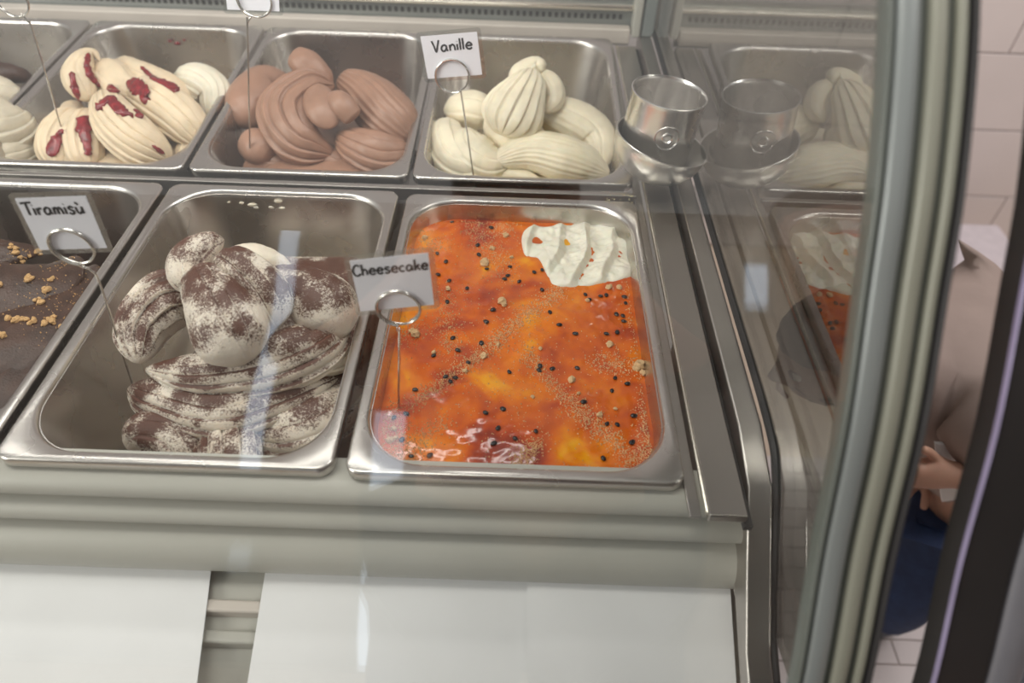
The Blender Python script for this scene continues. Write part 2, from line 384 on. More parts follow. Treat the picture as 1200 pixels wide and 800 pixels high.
def filler_data(cx, cy, a, b, z0, z1, seed=0, r=.03, rough=.006):
    """the lump of gelato below the folds, standing on the pan floor"""
    L = []
    for k in range(12):
        t = k/11; z = z0+(z1-z0)*math.sin(PI/2*min(1, t*1.15)) if t < .9 else z1
        s = 1.0 if t < .5 else math.sqrt(max(.0001, 1-((t-.5)/.5)**2))
        s = max(s, .02)
        L.append([v+Vector((noise.noise(v*25+Vector((seed, 0, 0)))*rough, noise.noise(v*25+Vector((0, seed, 0)))*rough, 0)) for v in rrect(a*s, b*s, min(r, a*s*.9, b*s*.9), z0+(z1-z0)*(t/.5*.8 if t < .5 else .8+.2*math.sin((t-.5)/.5*PI/2)), cx, cy)])
    vs, fs = loft(L); fs.append(tuple(range(len(L[0])))[::-1]); return vs, fs
def mound(label, loc, folds, mat, filler, group=None, mats={}):
    t = thing('gelato_mound', loc, label, 'gelato', group); allv, allf = [], []
    vs, fs = filler_data(*filler); mesh_obj('gelato_base', vs, fs, mat, t)
    allf += [tuple(i+len(allv) for i in f) for f in fs]; allv += vs
    for i, fd in enumerate(folds):
        fd = dict(fd); nm = fd.pop('name', 'fold'); mt = fd.pop('mat', mat); vs, fs = fold_data(seed=i+len(folds), **fd)
        mesh_obj(nm, vs, fs, mt, t); allf += [tuple(j+len(allv) for j in f) for f in fs]; allv += vs
    bvh = BVHTree.FromPolygons([tuple(v) for v in allv], allf)
    return t, bvh
def hit(px, py, bvh):
    d = FW+(px-600)/FPX*RT+(py-400)/FPX*DN; d.normalize()
    p, n, i, dist = bvh.ray_cast(CAM, d)
    if p is None: return None
    if n.dot(d) > 0: n = -n
    return p, n
def F(*sp, **k): return dict(spine=list(sp), **k)

# cocoa dusted white gelato
M_tir, nt_, b_, r_ = cream('white_gelato_with_cocoa', (0.74, 0.66, 0.56), rough=.5)
g = N(nt_, 'ShaderNodeNewGeometry'); sx = N(nt_, 'ShaderNodeSeparateXYZ'); nt_.links.new(g.outputs['Normal'], sx.inputs[0])
tc = N(nt_, 'ShaderNodeTexCoord'); nA = N(nt_, 'ShaderNodeTexNoise', Scale=520.0, Detail=6.0, Roughness=.8); nB = N(nt_, 'ShaderNodeTexNoise', Scale=42.0, Detail=3.0)
for n in (nA, nB): nt_.links.new(tc.outputs['Object'], n.inputs['Vector'])
m1 = N(nt_, 'ShaderNodeMath', operation='MULTIPLY_ADD'); nt_.links.new(sx.outputs['Z'], m1.inputs[0]); m1.inputs[1].default_value = .30
m2 = N(nt_, 'ShaderNodeMath', operation='MULTIPLY_ADD'); nt_.links.new(nB.outputs['Fac'], m2.inputs[0]); m2.inputs[1].default_value = .95; nt_.links.new(m1.outputs[0], m2.inputs[2])
m1.inputs[2].default_value = -.46
m3 = N(nt_, 'ShaderNodeMath', operation='ADD'); nt_.links.new(nA.outputs['Fac'], m3.inputs[0]); nt_.links.new(m2.outputs[0], m3.inputs[1])
cr = N(nt_, 'ShaderNodeValToRGB'); cr.color_ramp.elements[0].position = .62; cr.color_ramp.elements[1].position = .78; nt_.links.new(m3.outputs[0], cr.inputs['Fac'])
mx = N(nt_, 'ShaderNodeMix', data_type='RGBA'); nt_.links.new(cr.outputs['Color'], mx.inputs['Factor']); nt_.links.new(r_.outputs['Color'], mx.inputs['A']); mx.inputs['B'].default_value = (.095, .036, .022, 1)
nt_.links.new(mx.outputs['Result'], b_.inputs['Base Color'])
M_tirl = M_tir.copy(); M_tirl.name = 'lightly_dusted_gelato'
for n_ in M_tirl.node_tree.nodes:
    if n_.type == 'VALTORGB' and abs(n_.color_ramp.elements[0].position-.62) < .01: n_.color_ramp.elements[0].position = .70; n_.color_ramp.elements[1].position = .86
M_tirplain = cream('plain_white_gelato', (0.72, 0.64, 0.52))[0]
tir = [
 F((150, 455, -.045, 14), (190, 470, -.04, 28), (260, 487, -.035, 34), (330, 470, -.035, 32), (400, 440, -.045, 22), thick=.8, ribs=14, amp=.22),
 F((150, 525, -.06, 14), (172, 508, -.05, 26), (205, 515, -.05, 30), (225, 545, -.055, 24), thick=.9, ribs=9, amp=.16),
 F((262, 478, -.05, 14), (265, 512, -.045, 34), (266, 545, -.045, 38), (266, 570, -.06, 30), thick=.6, ribs=11, amp=.24, mat=M_tirl),
 F((285, 500, -.055, 16), (335, 508, -.05, 34), (385, 490, -.05, 36), (425, 455, -.06, 22), thick=.75, ribs=11, amp=.19, mat=M_tirl),
 F((300, 540, -.06, 16), (345, 530, -.06, 26), (395, 520, -.06, 20), thick=.8, ribs=12, amp=.15),
 F((170, 432, -.02, 12), (235, 440, -.012, 26), (310, 430, -.008, 34), (365, 410, -.008, 34), (405, 385, -.02, 20), thick=.8, ribs=13, amp=.24),
 F((245, 340, .012, 18), (200, 350, .010, 34), (168, 385, .0, 30), (163, 425, -.01, 18), thick=.9, ribs=11, amp=.22),
 F((300, 345, .0, 16), (335, 335, .012, 26), (378, 358, .012, 38), (404, 395, -.005, 26), thick=.9, ribs=7, amp=.10, arc=(.25, .9), rough=.06),
 F((228, 345, .025, 18), (222, 312, .040, 26), (243, 288, .05, 18), (262, 280, .048, 8), thick=.9, ribs=8, amp=.10),
 F((255, 305, .045, 14), (275, 318, .045, 30), (305, 350, .03, 34), (325, 385, .012, 24), thick=.8, ribs=11, amp=.28, arc=(0, 1)),
 F((232, 315, .045, 20), (247, 345, .042, 34), (268, 385, .030, 44), (290, 425, .012, 34), thick=.85, ribs=12, amp=.13, arc=(.22, 1.0), rough=.05),
 F((265, 300, .005, 9), (292, 298, .008, 14), (320, 308, .004, 13), (345, 322, -.005, 8), thick=.7, ribs=0, rough=.16, mat=M_tirplain),
 F((340, 400, .0, 12), (380, 420, -.02, 20), (420, 415, -.035, 12), ribs=9, amp=.15, mat=M_tirplain),
]
t_tir, _b = mound('mound of white gelato folds dusted with brown cocoa powder', (-.22, .45, -.12), tir, M_tir, (-.215, .462, .078, .125, -.123, -.035, 3))

# smooth light brown chocolate gelato
M_choc = cream('light_chocolate_gelato', (0.36, 0.20, 0.135), rough=.42, bump=.12)[0]
choc = [
 F((285, 165, -.02, 14), (303, 172, -.02, 22), (322, 184, -.03, 14), ribs=0),
 F((285, 196, -.045, 8), (315, 192, -.04, 16), (345, 198, -.045, 10), ribs=9, amp=.16),
 F((345, 198, -.045, 9), (378, 190, -.04, 19), (410, 198, -.045, 14), ribs=11, amp=.16),
 F((345, 96, .0, 12), (310, 102, .0, 26), (288, 125, -.005, 24), (302, 148, -.02, 14), ribs=0, rough=.02),
 F((394, 158, -.015, 10), (420, 172, -.018, 23), (452, 184, -.025, 27), (490, 182, -.035, 14), ribs=13, amp=.24, saw=.4),
 F((402, 92, .012, 14), (428, 110, .012, 27), (455, 138, .0, 33), (486, 166, -.02, 22), ribs=9, amp=.20, arc=(0, .36), e=(.12, .2), saw=.35),
 F((346, 66, .044, 13), (358, 74, .040, 17), (372, 90, .025, 17), (388, 108, .010, 11), thick=.75, ribs=5, amp=.08, rough=.06, e=(.05, .3)),
 F((352, 98, .012, 6), (372, 92, .016, 9), (386, 104, .010, 6), ribs=0, rough=.15),
 F((392, 100, .015, 12), (362, 106, .018, 26), (338, 134, .006, 34), (352, 166, -.012, 28), (392, 182, -.03, 14), ribs=12, amp=.26, saw=.4),
 F((366, 100, .025, 12), (374, 120, .028, 20), (390, 150, .010, 17), thick=.5, ribs=0, e=(.3, .3)),
 F((386, 110, .035, 8), (400, 122, .03, 15), (416, 140, .015, 12), ribs=0, e=(.3, .12)),
]
mound('mound of smooth light brown chocolate gelato folds', (-.24, .80, -.12), choc, M_choc, (-.235, .79, .078, .105, -.118, -.03, 5))

# vanilla
M_van = cream('vanilla_gelato', (0.88, 0.79, 0.60), rough=.42, bump=.15)[0]
van = [
 F((540, 207, -.03, 6), (590, 203, -.03, 10), (632, 210, -.03, 7), ribs=0),
 F((640, 210, -.03, 6), (680, 206, -.03, 10), (705, 210, -.03, 7), ribs=0),
 F((520, 130, -.01, 10), (548, 128, -.005, 22), (575, 135, -.01, 18), ribs=7, amp=.12, rough=.05),
 F((524, 140, -.015, 12), (524, 165, -.02, 25), (540, 188, -.025, 27), (585, 194, -.03, 18), ribs=10, amp=.13),
 F((548, 150, .0, 10), (550, 172, -.01, 22), (572, 190, -.02, 22), (600, 190, -.02, 12), ribs=9, amp=.13),
 F((628, 128, .0, 14), (664, 140, .0, 27), (698, 163, -.015, 25), (706, 198, -.03, 13), ribs=6, amp=.10, arc=(.0, .3), rough=.05),
 F((575, 190, -.015, 10), (618, 178, -.008, 22), (664, 186, -.012, 27), (714, 204, -.03, 16), ribs=8, amp=.13, arc=(.05, .36), rough=.045),
 F((600, 120, .01, 20), (600, 150, .0, 34), (620, 172, -.01, 24), ribs=0),
 F((600, 100, .045, 8), (612, 86, .052, 14), (628, 77, .058, 11), (636, 84, .055, 5), ribs=5, amp=.12, rough=.10),
 F((628, 84, .050, 8), (645, 98, .042, 13), (650, 116, .03, 12), (640, 132, .02, 7), ribs=5, amp=.12),
 F((625, 80, .058, 8), (618, 99, .050, 22), (604, 127, .03, 34), (588, 160, .005, 34), thick=.7, ribs=15, amp=.20, e=(.3, .2)),
]
mound('mound of creamy white gelato with a tall ridged peak', (.01, .80, -.12), van, M_van, (.01, .79, .082, .105, -.118, -.03, 8))

# beige gelato with red sauce
M_str = cream('beige_gelato', (0.74, 0.60, 0.42), rough=.5, bump=.25)[0]
M_pale = cream('pale_gelato', (0.78, 0.72, 0.58), rough=.5)[0]
M_sauce = simple('red_berry_sauce', (0.20, 0.008, 0.012), 0.15, 0, .5, 160, .6)
stra = [
 F((85, 122, -.01, 12), (86, 140, -.015, 16), (95, 152, -.02, 10), ribs=0),
 F((205, 92, .005, 12), (232, 96, .01, 22), (252, 112, .0, 20), (248, 140, -.02, 12), ribs=9, amp=.13, mat=M_pale, arc=(0, .6)),
 F((138, 70, .02, 8), (158, 86, .02, 17), (195, 104, .01, 18), (228, 128, -.01, 12), ribs=8, amp=.15, rough=.05),
 F((140, 98, .01, 12), (180, 118, .008, 26), (214, 142, -.005, 26), (240, 172, -.03, 14), ribs=14, amp=.16),
 F((108, 78, .025, 10), (132, 92, .02, 22), (158, 116, .01, 18), ribs=5, amp=.10, rough=.09),
 F((90, 128, .0, 12), (76, 148, -.008, 21), (64, 170, -.02, 20), (66, 198, -.035, 15), ribs=11, amp=.18),
 F((105, 128, .0, 12), (98, 152, -.01, 22), (98, 178, -.025, 22), (104, 200, -.04, 16), ribs=11, amp=.20),
 F((118, 72, .040, 2.5), (110, 62, .048, 5), (98, 70, .043, 13), (92, 90, .03, 18), (106, 118, .01, 17), ribs=5, amp=.07, arc=(0, .5), rough=.07),
 F((120, 106, .02, 10), (132, 136, .01, 25), (160, 166, -.01, 28), (200, 190, -.035, 20), ribs=17, amp=.19),
 F((215, 150, -.02, 10), (228, 165, -.03, 16), (215, 190, -.04, 14), ribs=9, amp=.15),
]
t_str, bv = mound('mound of beige gelato ridges streaked with dark red berry sauce', (-.49, .80, -.12), stra, M_str, (-.495, .79, .078, .105, -.118, -.03, 11))
for pl in [[(104, 62, 2), (101, 75, 5), (106, 90, 5), (120, 104, 3)], [(84, 84, 3), (88, 105, 5), (96, 124, 1.5)], [(114, 130, 6), (126, 114, 7), (142, 130, 6), (159, 139, 3)],
           [(150, 94, 5), (161, 102, 10), (172, 112, 8), (165, 120, 4)], [(165, 78, 2), (180, 92, 4), (195, 100, 8), (212, 108, 6)], [(97, 136, 7), (98, 152, 9), (102, 168, 4), (104, 185, 4)],
           [(74, 152, 4), (64, 168, 8), (58, 186, 9)], [(178, 170, 2), (195, 182, 3)], [(126, 102, 5), (137, 110, 7)], [(157, 128, 4), (168, 141, 5)]]:
    hs = []
    for a, b in zip(pl[:-1], pl[1:]):
        for k in range(7):
            u = k/7; h = hit(a[0]*(1-u)+b[0]*u, a[1]*(1-u)+b[1]*u, bv)
            if h: hs.append((h[0], h[1], (a[2]*(1-u)+b[2]*u)*(.75+.5*random.random())))
    if len(hs) < 3: continue
    vs, fs = [], []; ns = 10
    ps = [h[0] for h in hs]
    for it in range(3): ps = [ps[0]]+[(ps[i-1]+ps[i]*2+ps[i+1])/4 for i in range(1, len(ps)-1)]+[ps[-1]]
    for i, (p_, n_, w_) in enumerate(hs):
        p_ = ps[i]; T = (ps[min(len(ps)-1, i+1)]-ps[max(0, i-1)]).normalized(); B = T.cross(n_).normalized(); W_ = w_*1.02*(p_-CAM).dot(FW)/FPX; e_ = 1 if 0 < i < len(hs)-1 else .25
        for j in range(ns):
            an = 2*PI*j/ns; vs.append(p_+B*math.cos(an)*W_*e_+n_*(math.sin(an)*.0022*e_+.0006))
    for i in range(len(hs)-1):
        for j in range(ns): fs.append((i*ns+j, i*ns+(j+1) % ns, (i+1)*ns+(j+1) % ns, (i+1)*ns+j))
    fs.append(tuple(range(ns))[::-1]); fs.append(tuple((len(hs)-1)*ns+j for j in range(ns)))
    o = mesh_obj('sauce', vs, fs, M_sauce, t_str); o['label'] = 'dark red sauce streak'

# crumbs
M_crumb = simple('biscuit_crumb', (0.62, 0.38, 0.17), 0.8, 0, .3, 300, .5)
M_pcrumb = simple('pale_crumb', (0.74, 0.49, 0.26), 0.8, 0, .2, 300, .5)
def lump(r, seed, squash=.75, sub_=2):
    bm = bmesh.new(); bmesh.ops.create_icosphere(bm, subdivisions=sub_, radius=r); rs = random.Random(seed); o = Vector((rs.random()*9, rs.random()*9, 0))
    for v in bm.verts:
        v.co *= 1+.55*noise.noise(v.co/r*1.3+o)+.2*noise.noise(v.co/r*3.5+o); v.co.z *= squash
    vs = [v.co.copy() for v in bm.verts]; fs = [tuple(v.index for v in f.verts) for f in bm.faces]; bm.free(); return vs, fs
crumb_me = []
for k in range(5):
    vs, fs = lump(1.0, k); me = bpy.data.meshes.new('crumb'); me.from_pydata([tuple(v) for v in vs], [], fs); me.materials.append(M_crumb); crumb_me.append(me)
pcrumb_me = []
for k in range(5):
    me = crumb_me[k].copy(); me.materials.clear(); me.materials.append(M_pcrumb); pcrumb_me.append(me)
def put(name, me, p, s, parent, rot=None):
    o = bpy.data.objects.new(name, me); scn.collection.objects.link(o); o.parent = parent
    o.matrix_parent_inverse = Matrix.Translation(parent.location).inverted()
    o.location = p; o.scale = s if isinstance(s, tuple) else (s, s, s); o.rotation_euler = rot or (0, 0, random.random()*6.28); return o
def fine(name, pts, mat, parent, r0=.0003, r1=.0008):
    vs, fs = [], []
    for p in pts:
        r = random.uniform(r0, r1); b = len(vs); a = random.random()*6.28
        for k in range(3): vs.append(p+Vector((math.cos(a+k*2.1)*r, math.sin(a+k*2.1)*r, -.0001)))
        vs.append(p+Vector((0, 0, r*1.3))); fs += [(b, b+1, b+3), (b+1, b+2, b+3), (b+2, b, b+3)]
    return tag(mesh_obj(name, vs, fs, mat, parent, False), kind='stuff')

# dark chocolate gelato of the left front pan
M_dch = cream('dark_chocolate_gelato', (0.075, 0.038, 0.026), dark=(.04, .021, .015), rough=.42, sss=.05, bump=.3)[0]
dch = [
 F((-150, 400, -.035, 90), (-60, 370, -.03, 85), (10, 350, -.028, 60), (62, 322, -.03, 34), (88, 300, -.045, 14), thick=.35, ribs=0, rough=.02),
 F((-150, 480, -.04, 80), (-50, 440, -.035, 70), (20, 400, -.035, 52), (75, 350, -.04, 32), (112, 310, -.05, 14), thick=.4, ribs=7, amp=.07, rough=.02),
 F((-60, 520, -.05, 60), (-5, 455, -.045, 50), (45, 400, -.045, 38), (90, 345, -.05, 20), thick=.45, ribs=9, amp=.08),
 F((-80, 310, -.03, 30), (-20, 302, -.028, 26), (20, 295, -.03, 14), (50, 292, -.04, 8), thick=.4, ribs=6, amp=.1),
]
t_d, bv = mound('dark chocolate gelato spread with biscuit crumbs on top', (-.52, .45, -.12), dch, M_dch, (-.500, .445, .090, .125, -.123, -.045, 21))
for i, (cx, cy, n_, sp) in enumerate([(33, 327, 4, 5), (52, 340, 5, 5), (60, 378, 8, 9), (45, 352, 3, 4), (38, 375, 6, 9), (18, 373, 4, 6), (62, 328, 2, 3), (30, 302, 6, 12), (16, 292, 4, 5), (46, 295, 5, 8), (2, 394, 2, 3), (-10, 340, 4, 8)]):
    for k in range(n_):
        h = hit(cx+random.gauss(0, sp*.6), cy+random.gauss(0, sp*.45), bv)
        if h: put('crumb', random.choice(crumb_me), h[0]+h[1]*.001, random.uniform(.0016, .0036), t_d)
pts = []
for k in range(500):
    h = hit(random.gauss(75, 38), random.gauss(300, 8) if k % 2 else random.gauss(352, 30), bv)
    if h: pts.append(h[0])
fine('fine_crumbs', pts, M_crumb, t_d, .0004, .0011)

def smears(spots, mat, Y, parent):
    for a, b, r in spots:
        vs, fs = lump(1, int(a)); p = at(a, b, Y=Y); mesh_obj('smear', [Vector((v.x*r*1.5, v.y*r*.3, v.z*r))+p for v in vs], fs, mat, parent)
smears([(283, 238, .0018), (296, 240, .0030), (300, 243, .0022), (318, 243, .0020), (326, 236, .0030), (331, 244, .0026), (268, 237, .0012)], M_tirplain, .6295, t_tir)
smears([(199, 48, .0024), (207, 51, .0030), (216, 47, .0018)], M_sauce, 1.014, t_str)
# far left of the back row
M_hz = cream('hazel_cream_gelato', (0.62, 0.56, 0.44), rough=.5)[0]
hz = [
 F((-60, 150, -.01, 50), (-20, 150, -.008, 50), (15, 148, -.012, 34), (34, 146, -.02, 14), ribs=14, amp=.13, thick=.8),
 F((-50, 190, -.03, 40), (-10, 184, -.03, 34), (22, 180, -.035, 22), (44, 178, -.045, 12), ribs=12, amp=.14),
 F((-20, 110, .0, 30), (8, 112, .0, 20), (28, 116, -.01, 11), ribs=7, amp=.1),
 F((-20, 84, .015, 16), (10, 86, .012, 12), (38, 90, .0, 8), ribs=0, mat=M_dch, rough=.08, name='chocolate_piece'),
]
mound('beige and dark chocolate gelato at the left edge of the back row', (-.76, .80, -.12), hz, M_hz, (-.765, .79, .068, .105, -.118, -.03, 31))

# ------------------------------------------------------------------ cheesecake
CZ = -.020; CX, CY, CA, CB = .0062, .4615, .1235-.0125, .1785-.0135
chk = thing('cheesecake', (CX, CY, -.12), 'cheesecake topped with glossy orange passion fruit glaze, black seeds and crumbs', 'cheesecake')
M_gl, nt_, b_ = new_mat('orange_fruit_glaze')
tc = N(nt_, 'ShaderNodeTexCoord'); nA = N(nt_, 'ShaderNodeTexNoise', Scale=17.0, Detail=3.0, Distortion=.6); nB = N(nt_, 'ShaderNodeTexNoise', Scale=70.0, Detail=5.0)
for n in (nA, nB): nt_.links.new(tc.outputs['Object'], n.inputs['Vector'])
mm = N(nt_, 'ShaderNodeMath', operation='MULTIPLY_ADD'); nt_.links.new(nB.outputs['Fac'], mm.inputs[0]); mm.inputs[1].default_value = .22; nt_.links.new(nA.outputs['Fac'], mm.inputs[2])
rr_ = N(nt_, 'ShaderNodeValToRGB'); cr = rr_.color_ramp
cr.elements[0].position = .40; cr.elements[0].color = (.24, .022, .006, 1); cr.elements[1].position = .90; cr.elements[1].color = (.90, .50, .02, 1)
for p_, c_ in ((.50, (.45, .055, .004, 1)), (.61, (.64, .115, .002, 1)), (.74, (.78, .20, .001, 1)), (.80, (.86, .32, .002, 1))): q = cr.elements.new(p_); q.color = c_
nt_.links.new(mm.outputs[0], rr_.inputs['Fac']); nt_.links.new(rr_.outputs['Color'], b_.inputs['Base Color'])
b_.inputs['Roughness'].default_value = .16; b_.inputs['Coat Weight'].default_value = .5; b_.inputs['Coat Roughness'].default_value = .05
b_.inputs['Subsurface Weight'].default_value = .15; b_.inputs['Subsurface Radius'].default_value = (.006, .002, .0005); b_.inputs['Subsurface Scale'].default_value = 1
def cz(x, y):
    v = Vector((x, y, 0)); e_ = 1-max(abs(x-CX)/CA, abs(y-CY)/CB)
    return CZ+.0035*noise.noise(v*16)+.0012*noise.noise(v*60)+.0006*noise.noise(v*160)-.002*max(0, 1-e_*14)
L = [rrect(CA*.97, CB*.97, .038, -.085, CX, CY, 24)]
def rect_loop(s):       # evenly sampled rounded rectangle
    base = rrect(CA*s, CB*s, .045*s, 0, CX, CY, 24); out = []
    m_ = len(base); acc = [0]
    for i in range(m_): acc.append(acc[-1]+(base[(i+1) % m_]-base[i]).length)
    k = 0
    for q in range(260):
        d_ = acc[-1]*q/260
        while acc[k+1] < d_: k += 1
        u = (d_-acc[k])/max(1e-9, acc[k+1]-acc[k]); v = base[k].lerp(base[(k+1) % m_], u); v.z = cz(v.x, v.y); out.append(v)
    return out
loops = [rect_loop(s) for s in [1.0]+[1-.985*(i/70) for i in range(1, 71)]]
bot = [Vector((CX+(v.x-CX)*.93, CY+(v.y-CY)*.95, -.11)) for v in loops[0]]
vs, fs = loft([bot]+loops); fs.append(tuple(range(260))[::-1])
mesh_obj('glaze', vs, fs, M_gl, chk)
cbvh = BVHTree.FromPolygons([tuple(v) for v in vs], fs)
def patch(outline, z_fn, name, mat, parent, rings=26, per=10, lift=0):
    cp = catmull(outline, per, True); c = sum(cp, Vector())/len(cp); vs, fs = [], []; n = len(cp)
    for i in range(rings+1):
        s = 1-i/rings
        for p in cp:
            q = c+(p-c)*s; q = Vector((q.x, q.y, 0)); q.z = z_fn(q.x, q.y, s); vs.append(q)
    for i in range(rings):
        for k in range(n): fs.append((i*n+k, i*n+(k+1) % n, (i+1)*n+(k+1) % n, (i+1)*n+k))
    return mesh_obj(name, vs, fs, mat, parent)
# scooped corner where the white cheese cream shows
M_cc, n_, bb_, rr2 = cream('white_cheese_cream', (.86, .83, .70), rough=.38, bump=.3)
ol = [at(a, b, CZ+.003) for a, b in [(611, 274), (622, 262), (643, 262), (668, 258), (690, 256), (704, 250), (712, 262), (735, 268), (744, 284), (740, 300), (746, 316), (728, 326), (700, 330), (672, 333), (648, 330), (640, 316), (630, 300), (615, 296)]]
def ccz(x, y, s):
    v = Vector((x, y, 0)); e_ = math.sqrt(max(0, 1-s**5))
    ph = (x+.010*noise.noise(v*22)-(y-CY-.14)*.22)*2*PI/.027
    fr = (ph/(2*PI)) % 1.0; rg = (fr/.78)**1.3 if fr < .78 else (1-fr)/.22
    return cz(x, y)-.001+e_*(.0020+.0080*rg+.0030*noise.noise(v*55)+.0016*noise.noise(v*170)-.0035*max(0, noise.noise(v*38+Vector((4, 2, 0)))-.28)*3)
o = patch(ol, ccz, 'scooped_cream', M_cc, chk, 60, 14); o['label'] = 'ridged white cream where the glaze is scooped away'
M_seed = simple('black_seed', (.012, .010, .012), .22)
vs, fs = lump(1, 3, .6); seed_me = bpy.data.meshes.new('seed')
bm = bmesh.new(); bmesh.ops.create_icosphere(bm, subdivisions=2, radius=1)
for v in bm.verts: v.co.x *= 1.35*(1-.15*v.co.x); v.co.z *= .6
bm.to_mesh(seed_me); bm.free(); seed_me.materials.append(M_seed); seed_me.polygons.foreach_set('use_smooth', [True]*len(seed_me.polygons))
S = [(310, 90), (412, 103), (378, 147), (380, 173), (272, 172), (295, 195), (402, 210), (455, 228), (485, 243), (525, 218), (545, 213), (448, 238), (275, 228), (303, 245), (350, 265), (298, 297), (418, 322), (400, 353), (387, 404), (312, 392), (325, 425), (352, 457), (295, 495), (320, 498), (307, 508), (262, 440), (460, 478), (540, 460), (537, 472), (571, 468), (590, 363), (632, 384), (565, 327), (545, 265), (636, 467), (658, 278), (698, 283), (712, 280), (668, 293), (760, 285), (762, 300), (738, 330), (755, 333), (757, 348), (740, 380), (711, 383), (735, 495), (768, 510), (727, 527), (214, 530), (192, 590), (160, 600), (397, 590), (444, 580), (430, 630), (420, 667), (474, 657), (528, 640), (713, 617), (740, 618), (782, 597), (778, 665), (705, 705), (582, 737), (695, 742), (325, 722), (252, 698), (180, 660), (205, 700), (652, 560), (758, 88), (462, 205)]
for a, b in S:
    p = at(390+a/2.222, 220+b/2.222, CZ); p.z = cz(p.x, p.y)+.0010; s = random.uniform(.0017, .0023)
    put('seed', seed_me, p, (s, s, s), chk)
for a, b, r in [(395, 195, 12), (440, 300, 11), (447, 308, 7), (215, 380, 13), (205, 372, 8), (393, 437, 9), (623, 497, 10), (663, 296, 6), (718, 262, 8), (745, 262, 8), (720, 410, 9), (800, 355, 8), (800, 460, 17), (790, 470, 9), (694, 594, 8), (735, 578, 5), (160, 630, 8), (150, 660, 10), (415, 158, 7), (450, 125, 8), (263, 430, 6), (345, 480, 6), (640, 535, 5), (465, 182, 5), (430, 410, 5), (808, 480, 8), (165, 655, 6), (240, 130, 8), (520, 545, 5), (300, 265, 6), (540, 420, 5)]:
    p = at(390+a/2.222, 220+b/2.222, CZ); p.z = cz(p.x, p.y)+.0012; r *= 1/2.222*(p-CAM).dot(FW)/FPX*1.05
    put('crumb', random.choice(pcrumb_me), p, r, chk)
pts = []
def band(x0, y0, x1, y1, wd, n_):
    for k in range(n_):
        u = random.random(); a, b = x0+(x1-x0)*u+random.gauss(0, wd), y0+(y1-y0)*u+random.gauss(0, wd*.8)
        p = at(a, b, CZ)
        if abs(p.x-CX) < CA*.96 and abs(p.y-CY) < CB*.97 and not (612 < a < 748 and 255 < b < 330): p.z = cz(p.x, p.y); pts.append(p)
for bd in [(660, 335, 545, 430, 6, 1500), (545, 430, 480, 475, 6, 600), (612, 405, 665, 470, 6, 500), (665, 470, 745, 540, 8, 1000), (742, 330, 765, 450, 8, 900), (765, 450, 760, 550, 9, 1100),
           (535, 250, 600, 320, 9, 600), (480, 275, 520, 290, 8, 350), (520, 340, 530, 420, 9, 500), (450, 480, 470, 545, 12, 1000), (470, 545, 520, 490, 9, 500), (600, 550, 630, 520, 7, 500), (440, 400, 500, 380, 12, 450), (560, 260, 600, 270, 8, 300), (700, 420, 740, 430, 9, 400)]: band(*bd)
band(600, 260, 600, 540, 70, 1200)
fine('fine_crumbs', pts, M_pcrumb, chk, .00035, .0010)

# ------------------------------------------------------------------ flavour signs
GL = {'V': [[(0, 1), (.14, .5), (.26, 0), (.42, .5), (.58, 1.02)]], 'T': [[(0, .93), (.4, .97), (.78, .99)], [(.38, .97), (.36, .5), (.35, 0)]], 'C': [[(.60, .82), (.44, .98), (.22, .9), (.06, .6), (.05, .3), (.2, .03), (.42, 0), (.64, .16)]],
 'a': [[(.46, .44), (.33, .55), (.14, .46), (.05, .24), (.14, .03), (.32, .04), (.46, .24), (.47, .5)], [(.47, .5), (.48, .2), (.56, .0)]], 'n': [[(.05, .52), (.06, .25), (.06, 0)], [(.06, .28), (.19, .48), (.34, .5), (.44, .34), (.46, 0)]],
 'i': [[(.05, .52), (.05, .25), (.05, 0)], [(.05, .74), (.06, .76)]], 'l': [[(.05, 1.0), (.05, .5), (.05, 0)]], 'e': [[(.08, .27), (.3, .29), (.5, .32), (.42, .5), (.27, .56), (.1, .42), (.05, .2), (.16, .03), (.34, 0), (.5, .1)]],
 'r': [[(.05, .52), (.06, .25), (.06, 0)], [(.06, .28), (.18, .48), (.38, .5)]], 'm': [[(.04, .52), (.05, .25), (.05, 0)], [(.05, .3), (.16, .5), (.28, .46), (.32, .25), (.32, 0)], [(.32, .3), (.43, .5), (.56, .46), (.62, .25), (.64, 0)]],
 's': [[(.42, .47), (.24, .56), (.08, .44), (.2, .30), (.38, .19), (.34, .03), (.17, -.01), (.03, .09)]], 'ù': [[(.05, .52), (.06, .2), (.17, .01), (.34, .08), (.45, .3), (.46, .52)], [(.46, .52), (.47, .2), (.5, 0)], [(.10, .88), (.20, .78), (.29, .68)]],
 'h': [[(.05, 1.0), (.05, .5), (.05, 0)], [(.05, .28), (.17, .48), (.32, .5), (.42, .34), (.44, 0)]], 'c': [[(.43, .44), (.28, .54), (.1, .42), (.05, .2), (.17, .02), (.42, .05)]], 'k': [[(.05, 1.0), (.05, .5), (.05, 0)], [(.40, .52), (.22, .34), (.07, .22)], [(.2, .32), (.32, .15), (.46, 0)]]}
ADV = {'V': .66, 'T': .74, 'C': .74, 'a': .70, 'n': .62, 'i': .24, 'l': .24, 'e': .64, 'r': .48, 'm': .82, 's': .56, 'ù': .66, 'h': .60, 'c': .56, 'k': .56}
